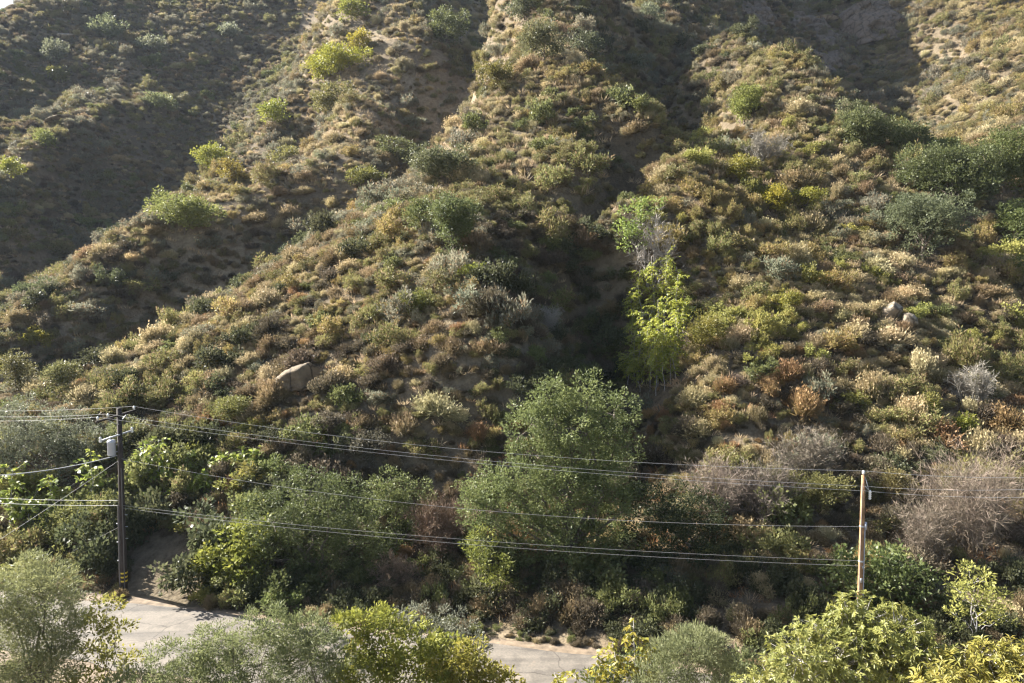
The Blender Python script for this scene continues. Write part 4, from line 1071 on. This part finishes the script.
for k in range(len(VAR)):
    first = next((i for i in solo if int(S[i, 6]) == k), None)
    so = bpy.data.objects.new(VAR[k][0] + '_source', VAR[k][1])
    src.append(so)
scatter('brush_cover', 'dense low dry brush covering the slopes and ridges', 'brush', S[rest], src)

# dry grass between the shrubs
def tuft(seed):
    rng = np.random.default_rng(seed)
    n = 70
    a = rng.uniform(0, 6.28, n); q = rng.random(n) ** .5 * .6
    base = np.stack([np.cos(a) * q, np.sin(a) * q, np.full(n, -.04)], 1)
    d = unit(np.stack([np.cos(a) * .6, np.sin(a) * .6, np.full(n, 1.0)], 1) + rng.normal(size=(n, 3)) * .4)
    me = leaf_mesh('grass_tuft', blades(base, d, rng.uniform(.3, .75, n), rng.uniform(.03, .06, n), rng), rng)
    me.materials.append(M_GRASS)
    return me
G = np.concatenate([jitter_grid(36, 75, .85), jitter_grid(75, 140, 1.2), jitter_grid(140, 280, 1.9)])
G = G[G[:, 1] > road_y(G[:, 0]) + .5]
gz = H(G[:, 0], G[:, 1])
gx, gy, gd = project(np.stack([G[:, 0], G[:, 1], gz], 1))
pn = vnoise(G[:, 0] / 6, G[:, 1] / 6, 91)
keep = (gx > -30) & (gx < 1054) & (gy > -30) & (gy < 700) & (rng.random(len(G)) < .62 + .3 * pn) & ~((gx > 115) & (gx < 205) & (gy > 530) & (G[:, 1] < 47))
G, gz, gx, gy = G[keep], gz[keep], gx[keep], gy[keep]
n = len(G)
warm = vnoise(G[:, 0] / 15, G[:, 1] / 15, 92)[:, None]
rusty = np.clip((gy - 330) / 120, 0, 1)[:, None] * (rng.random((n, 1)) < .4)
gt = np.array([.40, .31, .19]) * (1 + .2 * warm) * rng.uniform(.65, 1.25, (n, 1))
gt = gt * (1 - rusty) + np.array([.34, .19, .09]) * rusty
gs_ = rng.uniform(.6, 1.3, n) * np.where(G[:, 1] > 75, 1.15, .8)
scatter('dry_grass', 'dry straw grass growing between the shrubs on the slope', 'grass', np.concatenate([np.stack([G[:, 0], G[:, 1], gz, gs_, gs_, rng.uniform(0, 6.28, n), rng.integers(0, 2, n), gs_ * 0], 1), gt], 1),
        [bpy.data.objects.new('tuft_source', tuft(1)), bpy.data.objects.new('tuft_source', tuft(2))])

# ---------------------------------------------------------------- poles and wires
M_POLE = plain('dark_creosote_wood', (.034, .025, .019), .85, 0, .35, 3)
M_POLE2 = plain('weathered_brown_wood', (.265, .15, .072), .85, 0, .4, 5)
M_STEEL = plain('galvanised_steel', (.42, .43, .44), .5, .3)
M_GREYP = plain('grey_enamel', (.36, .38, .42), .5)
M_PORC = plain('white_porcelain', (.75, .74, .70), .3)
M_YELP = plain('yellow_marker', (.62, .45, .03), .6)
M_WIRE = plain('bare_aluminium_wire', (.36, .36, .36), .6, .1)
M_WIRE2 = plain('grey_cable_sheath', (.24, .235, .23), .6)
def lathe(prof, sides=16, centre=(0, 0, 0)):
    a = np.linspace(0, 2 * math.pi, sides, endpoint=False)
    V = np.array([[r * math.cos(t) + centre[0], r * math.sin(t) + centre[1], z + centre[2]] for r, z in prof for t in a])
    Fc = [(i * sides + j, i * sides + (j + 1) % sides, (i + 1) * sides + (j + 1) % sides, (i + 1) * sides + j) for i in range(len(prof) - 1) for j in range(sides)]
    return V, np.array(Fc)
def beam(a, b, w, h):
    a = np.asarray(a, float); b = np.asarray(b, float)
    d = unit(b - a); s = unit(np.cross(d, [0, 0, 1.0])); u = np.cross(s, d)
    V = np.array([p + s * w * .5 * i + u * h * .5 * j for p in (a, b) for i, j in ((-1, -1), (1, -1), (1, 1), (-1, 1))])
    # quads only
    return V, np.array([(0, 3, 2, 1), (4, 5, 6, 7), (0, 1, 5, 4), (1, 2, 6, 5), (2, 3, 7, 6), (3, 0, 4, 7)])
def insul(c):
    return lathe([(.0, 0), (.03, 0), (.03, .06), (.075, .08), (.05, .11), (.08, .14), (.05, .18), (.03, .22), (.0, .225)], 12, c)

YP = float(hit(124.5, 592)[1])
top = W(119, 408, YP); base = W(124.5, 592, YP)
base[2] = h1(base[0], base[1])
H1 = top[2] - base[2]; lean = np.array([top[0] - base[0], 0, H1])
pole = thing('utility_pole', 'tall dark wooden utility pole with crossarm and grey transformer at left', 'utility pole', base)
def at1(h, dx=0, dy=0):
    return lean * (h / H1) + np.array([dx, dy, 0])
obj('pole_shaft', tubes_mesh('pole_shaft', [tube([at1(-.5), at1(2.5), at1(6), at1(H1 - .02), at1(H1)], [.185, .175, .155, .13, .02], 14)]), M_POLE, pole)
ca0 = W(97.5, 419.5, YP - .9) - base; ca1 = W(131, 409.5, YP + .9) - base
cm = at1(H1 - .42, 0, -.2); dcr = unit(ca1 - ca0)
ca0, ca1 = cm - dcr * 1.25, cm + dcr * 1.15
arm = obj('crossarm', tubes_mesh('crossarm', [beam(ca0, ca1, .1, .12)], False), M_POLE, pole)
obj('brace', tubes_mesh('brace', [beam(cm - dcr * .6 + [0, -.02, -.06], at1(H1 - .95, 0, -.16), .03, .03), beam(cm + dcr * .6 + [0, -.02, -.06], at1(H1 - .95, 0, -.16), .03, .03)], False), M_STEEL, pole)
att = []
for q in (-1.15, -.55, 1.05):
    c = cm + dcr * q + np.array([0, 0, .06])
    obj('insulator', tubes_mesh('insulator', [insul(c)]), M_PORC, pole)
    att.append(base + c + np.array([0, 0, .2]))
# equipment arm, cutout and transformer
em = at1(H1 - 1.55, 0, -.19)
obj('equipment_arm', tubes_mesh('equipment_arm', [beam(em - dcr * 1.1, em + dcr * .9, .07, .08)], False), M_STEEL, pole)
obj('cutout', tubes_mesh('cutout', [lathe([(0, 0), (.05, 0), (.08, .05), (.05, .1), (.08, .15), (.05, .2), (.08, .25), (.04, .32), (0, .34)], 12, em + dcr * .88 + np.array([0, 0, -.12]))]), M_PORC, pole)
obj('cutout', tubes_mesh('cutout', [lathe([(0, 0), (.05, 0), (.08, .05), (.05, .1), (.08, .15), (.05, .2), (.08, .25), (.04, .32), (0, .34)], 12, em - dcr * 1.05 + np.array([0, 0, -.1]))]), M_PORC, pole)
tc = at1(H1 - 2.75, -.43, -.12)
tr = obj('transformer', tubes_mesh('transformer', [lathe([(0, 0), (.18, 0), (.22, .05), (.22, .74), (.235, .76), (.235, .82), (.18, .9), (.05, .93), (0, .93)], 20, tc)]), M_GREYP, pole)
obj('bushing', tubes_mesh('bushing', [lathe([(.03, 0), (.06, .05), (.035, .1), (.06, .15), (.03, .2), (0, .22)], 10, tc + np.array([-.08, 0, .9]))]), M_PORC, tr)
obj('bracket', tubes_mesh('bracket', [beam(tc + [.2, .06, .2], at1(H1 - 2.55, -.1, 0), .08, .05), beam(tc + [.2, .06, .62], at1(H1 - 2.13, -.1, 0), .08, .05)], False), M_STEEL, tr)
obj('riser_conduit', tubes_mesh('riser_conduit', [tube([at1(.0, -.17, -.12), at1(5.2, -.14, -.11)], [.055, .055], 10), tube([at1(.0, .12, -.17), at1(7.4, .1, -.14)], [.03, .03], 8)]), plain('dark_conduit', (.09, .08, .075), .6), pole)
for hb in (.62, .86, 1.1):
    obj('marker_band', tubes_mesh('marker_band', [lathe([(.187, 0), (.192, .01), (.192, .085), (.187, .095)], 16, at1(hb))]), M_YELP, pole)
obj('step_bracket', tubes_mesh('step_bracket', [beam(at1(h, .17, -.02), at1(h, .33, -.04), .03, .03) for h in (3.2, 3.9, 4.6)] + [beam(at1(h, -.3, -.12), at1(h, -.17, -.05), .04, .05) for h in (1.9, 3.0, 4.1)], False), M_STEEL, pole)

YB = 32.3
top2 = W(863.5, 475, YB); b2x = W(861, 598, YB)
base2 = np.array([b2x[0] - .05, YB, h1(b2x[0], YB)])
H2 = top2[2] - base2[2]; lean2 = np.array([top2[0] - base2[0], 0, H2])
def at2(h, dx=0, dy=0):
    return lean2 * (h / H2) + np.array([dx, dy, 0])
pole2 = thing('utility_pole', 'slim light brown wooden utility pole without crossarm at right', 'utility pole', base2)
obj('pole_shaft', tubes_mesh('pole_shaft', [tube([at2(-.5), at2(3), at2(6.5), at2(H2 - .02), at2(H2)], [.13, .12, .105, .09, .015], 14)]), M_POLE2, pole2)
obj('insulator', tubes_mesh('insulator', [insul(at2(H2, 0, 0))]), M_PORC, pole2)
obj('side_bracket', tubes_mesh('side_bracket', [beam(at2(H2 - .1, .06, -.05), at2(H2 - .75, .24, -.1), .03, .03), beam(at2(H2 - .5, .05, -.05), at2(H2 - .75, .26, -.1), .03, .03)], False), M_STEEL, pole2)
obj('cutout', tubes_mesh('cutout', [lathe([(0, 0), (.04, 0), (.07, .05), (.045, .1), (.07, .15), (.045, .2), (.07, .25), (.045, .3), (.07, .35), (.03, .45), (0, .46)], 12, at2(H2 - 1.15, .28, -.1))]), M_PORC, pole2)
obj('junction_box', tubes_mesh('junction_box', [beam(at2(H2 - 2.6, .13, -.06), at2(H2 - 2.25, .13, -.06), .12, .1)], False), M_GREYP, pole2)
obj('riser_conduit', tubes_mesh('riser_conduit', [tube([at2(.0, .1, -.1), at2(H2 - 2.6, .1, -.09)], [.025, .025], 8)]), M_GREYP, pole2)

obj('pole_tag', tubes_mesh('pole_tag', [beam(at2(3.4, -.02, -.135), at2(3.62, -.02, -.132), .09, .012), beam(at2(4.1, .03, -.13), at2(4.2, .03, -.128), .07, .012)], False), M_STEEL, pole2)
obj('ground_wire', tubes_mesh('ground_wire', [tube([at2(.0, -.1, -.1), at2(4, -.095, -.09), at2(H2 - .4, -.07, -.07)], [.012] * 3, 5)]), M_WIRE2, pole2)
obj('guy_clamp', tubes_mesh('guy_clamp', [lathe([(.105, 0), (.118, .01), (.118, .07), (.105, .08)], 14, at2(H2 - 2.5)), lathe([(.118, 0), (.13, .01), (.13, .07), (.118, .08)], 14, at2(H2 - 4.2))]), M_STEEL, pole2)

def wire(label, a, b, sag, r=.0062, mat=None, cat='power line', group='overhead wires'):
    a = np.asarray(a, float); b = np.asarray(b, float)
    t = np.linspace(0, 1, 40)[:, None]
    Pw = a + (b - a) * t
    Pw[:, 2] -= 4 * sag * (t * (1 - t))[:, 0]
    return tag(obj('overhead_wire', tubes_mesh('overhead_wire', [tube(Pw, np.full(40, r), 5)]), mat or M_WIRE), label, cat, group)
p2 = base2 + at2(H2, 0, 0) + np.array([0, 0, .2])
pA = base2 + at2(H2 - .5, 0, -.16); pB = base2 + at2(H2 - .72, 0, -.16)
wire('top power line spanning from the dark pole crossarm to the brown pole top', att[2], p2, .75)
wire('second power line between the poles, middle of the upper three', att[1], pA, .55)
wire('third power line between the poles, lowest of the upper three', att[0], pB, .5)
far = np.array([29.0, -5.6, 0])
for q, lab, dzr in ((p2, 'top power line running right from the brown pole', 475.8), (pA, 'second power line running right from the brown pole', 487.5), (pB, 'third power line running right from the brown pole', 495.5)):
    e = W(1024, dzr, 30.3)
    e = q + (e - q) * 1.9; e[2] += .5
    wire(lab, q, e, .35)
for k, (q, yr, lab) in enumerate(((att[2], 405, 'highest power line leaving the dark pole crossarm to the left'), (att[1], 410, 'second power line leaving the crossarm to the left'), (att[0], 415, 'third power line leaving the crossarm to the left'))):
    e = W(-60, yr, 44 + k * .6); e = q + (e - q) * 1.5
    wire(lab, q, e, .35)
n0 = base + at1(H1 - 2.95, .12, -.1)
wire('neutral cable between the poles below the upper three', n0, base2 + at2(H2 - 2.45, -.05, -.1), 1.0, .009, M_WIRE2)
t0 = base + at1(H1 - 5.7, .14, -.12)
wire('upper communication cable between the poles', t0, base2 + at2(H2 - 4.1, 0, -.14), .45, .008, M_WIRE2)
wire('lower communication cable between the poles', base + at1(H1 - 5.85, .14, -.12), base2 + at2(H2 - 4.35, 0, -.14), .5, .008, M_WIRE2)
e = W(0, 471, 36); wire('thick service drop leaving the dark pole to the left', base + at1(H1 - 2.75, -.12, -.12), n0 + (e - n0) * 1.4, .35, .024)
e = W(0, 497, 44); q = base + at1(H1 - 5.4, -.14, -.12); wire('upper communication cable leaving the dark pole to the left', q, q + (e - q) * 1.4, .1, .009)
e = W(0, 502, 44); q = base + at1(H1 - 5.7, -.14, -.12); wire('lower communication cable leaving the dark pole to the left', q, q + (e - q) * 1.4, .1, .009)
g = W(-30, 560, 36); q = base + at1(H1 - 3.1, -.13, 0); wire('slanting guy wire from the dark pole down to the left', q, [g[0], g[1], h1(g[0], g[1]) + 3.5], .05, .009, M_WIRE2, 'guy wire')
g = W(62, 560, 44); q = base + at1(3.9, -.13, .05); wire('short guy wire from the middle of the dark pole to the bank', q, [g[0], g[1], h1(g[0], g[1])], .0, .009, M_WIRE2, 'guy wire')

# ---------------------------------------------------------------- the hazy air
hz = bpy.data.materials.new('haze_air'); hz.use_nodes = True
hnt = hz.node_tree; hnt.nodes.clear()
ho = hnt.nodes.new('ShaderNodeOutputMaterial'); hv = hnt.nodes.new('ShaderNodeVolumePrincipled')
hv.inputs['Color'].default_value = (.72, .83, 1.0, 1); hv.inputs['Density'].default_value = 0.00008; hv.inputs['Anisotropy'].default_value = 0.1
hnt.links.new(hv.outputs[0], ho.inputs['Volume'])
hx0, hx1, hy0, hy1, hz0, hz1 = -920, 920, -520, 1220, -6, 210
hV = [(x, y, z) for z in (hz0, hz1) for x, y in ((hx0, hy0), (hx1, hy0), (hx1, hy1), (hx0, hy1))]
tag(obj('haze', mesh_np('haze', hV, [(0, 3, 2, 1), (4, 5, 6, 7), (0, 1, 5, 4), (1, 2, 6, 5), (2, 3, 7, 6), (3, 0, 4, 7)]), hz), 'thin pale morning haze filling the air', 'haze', kind='stuff')
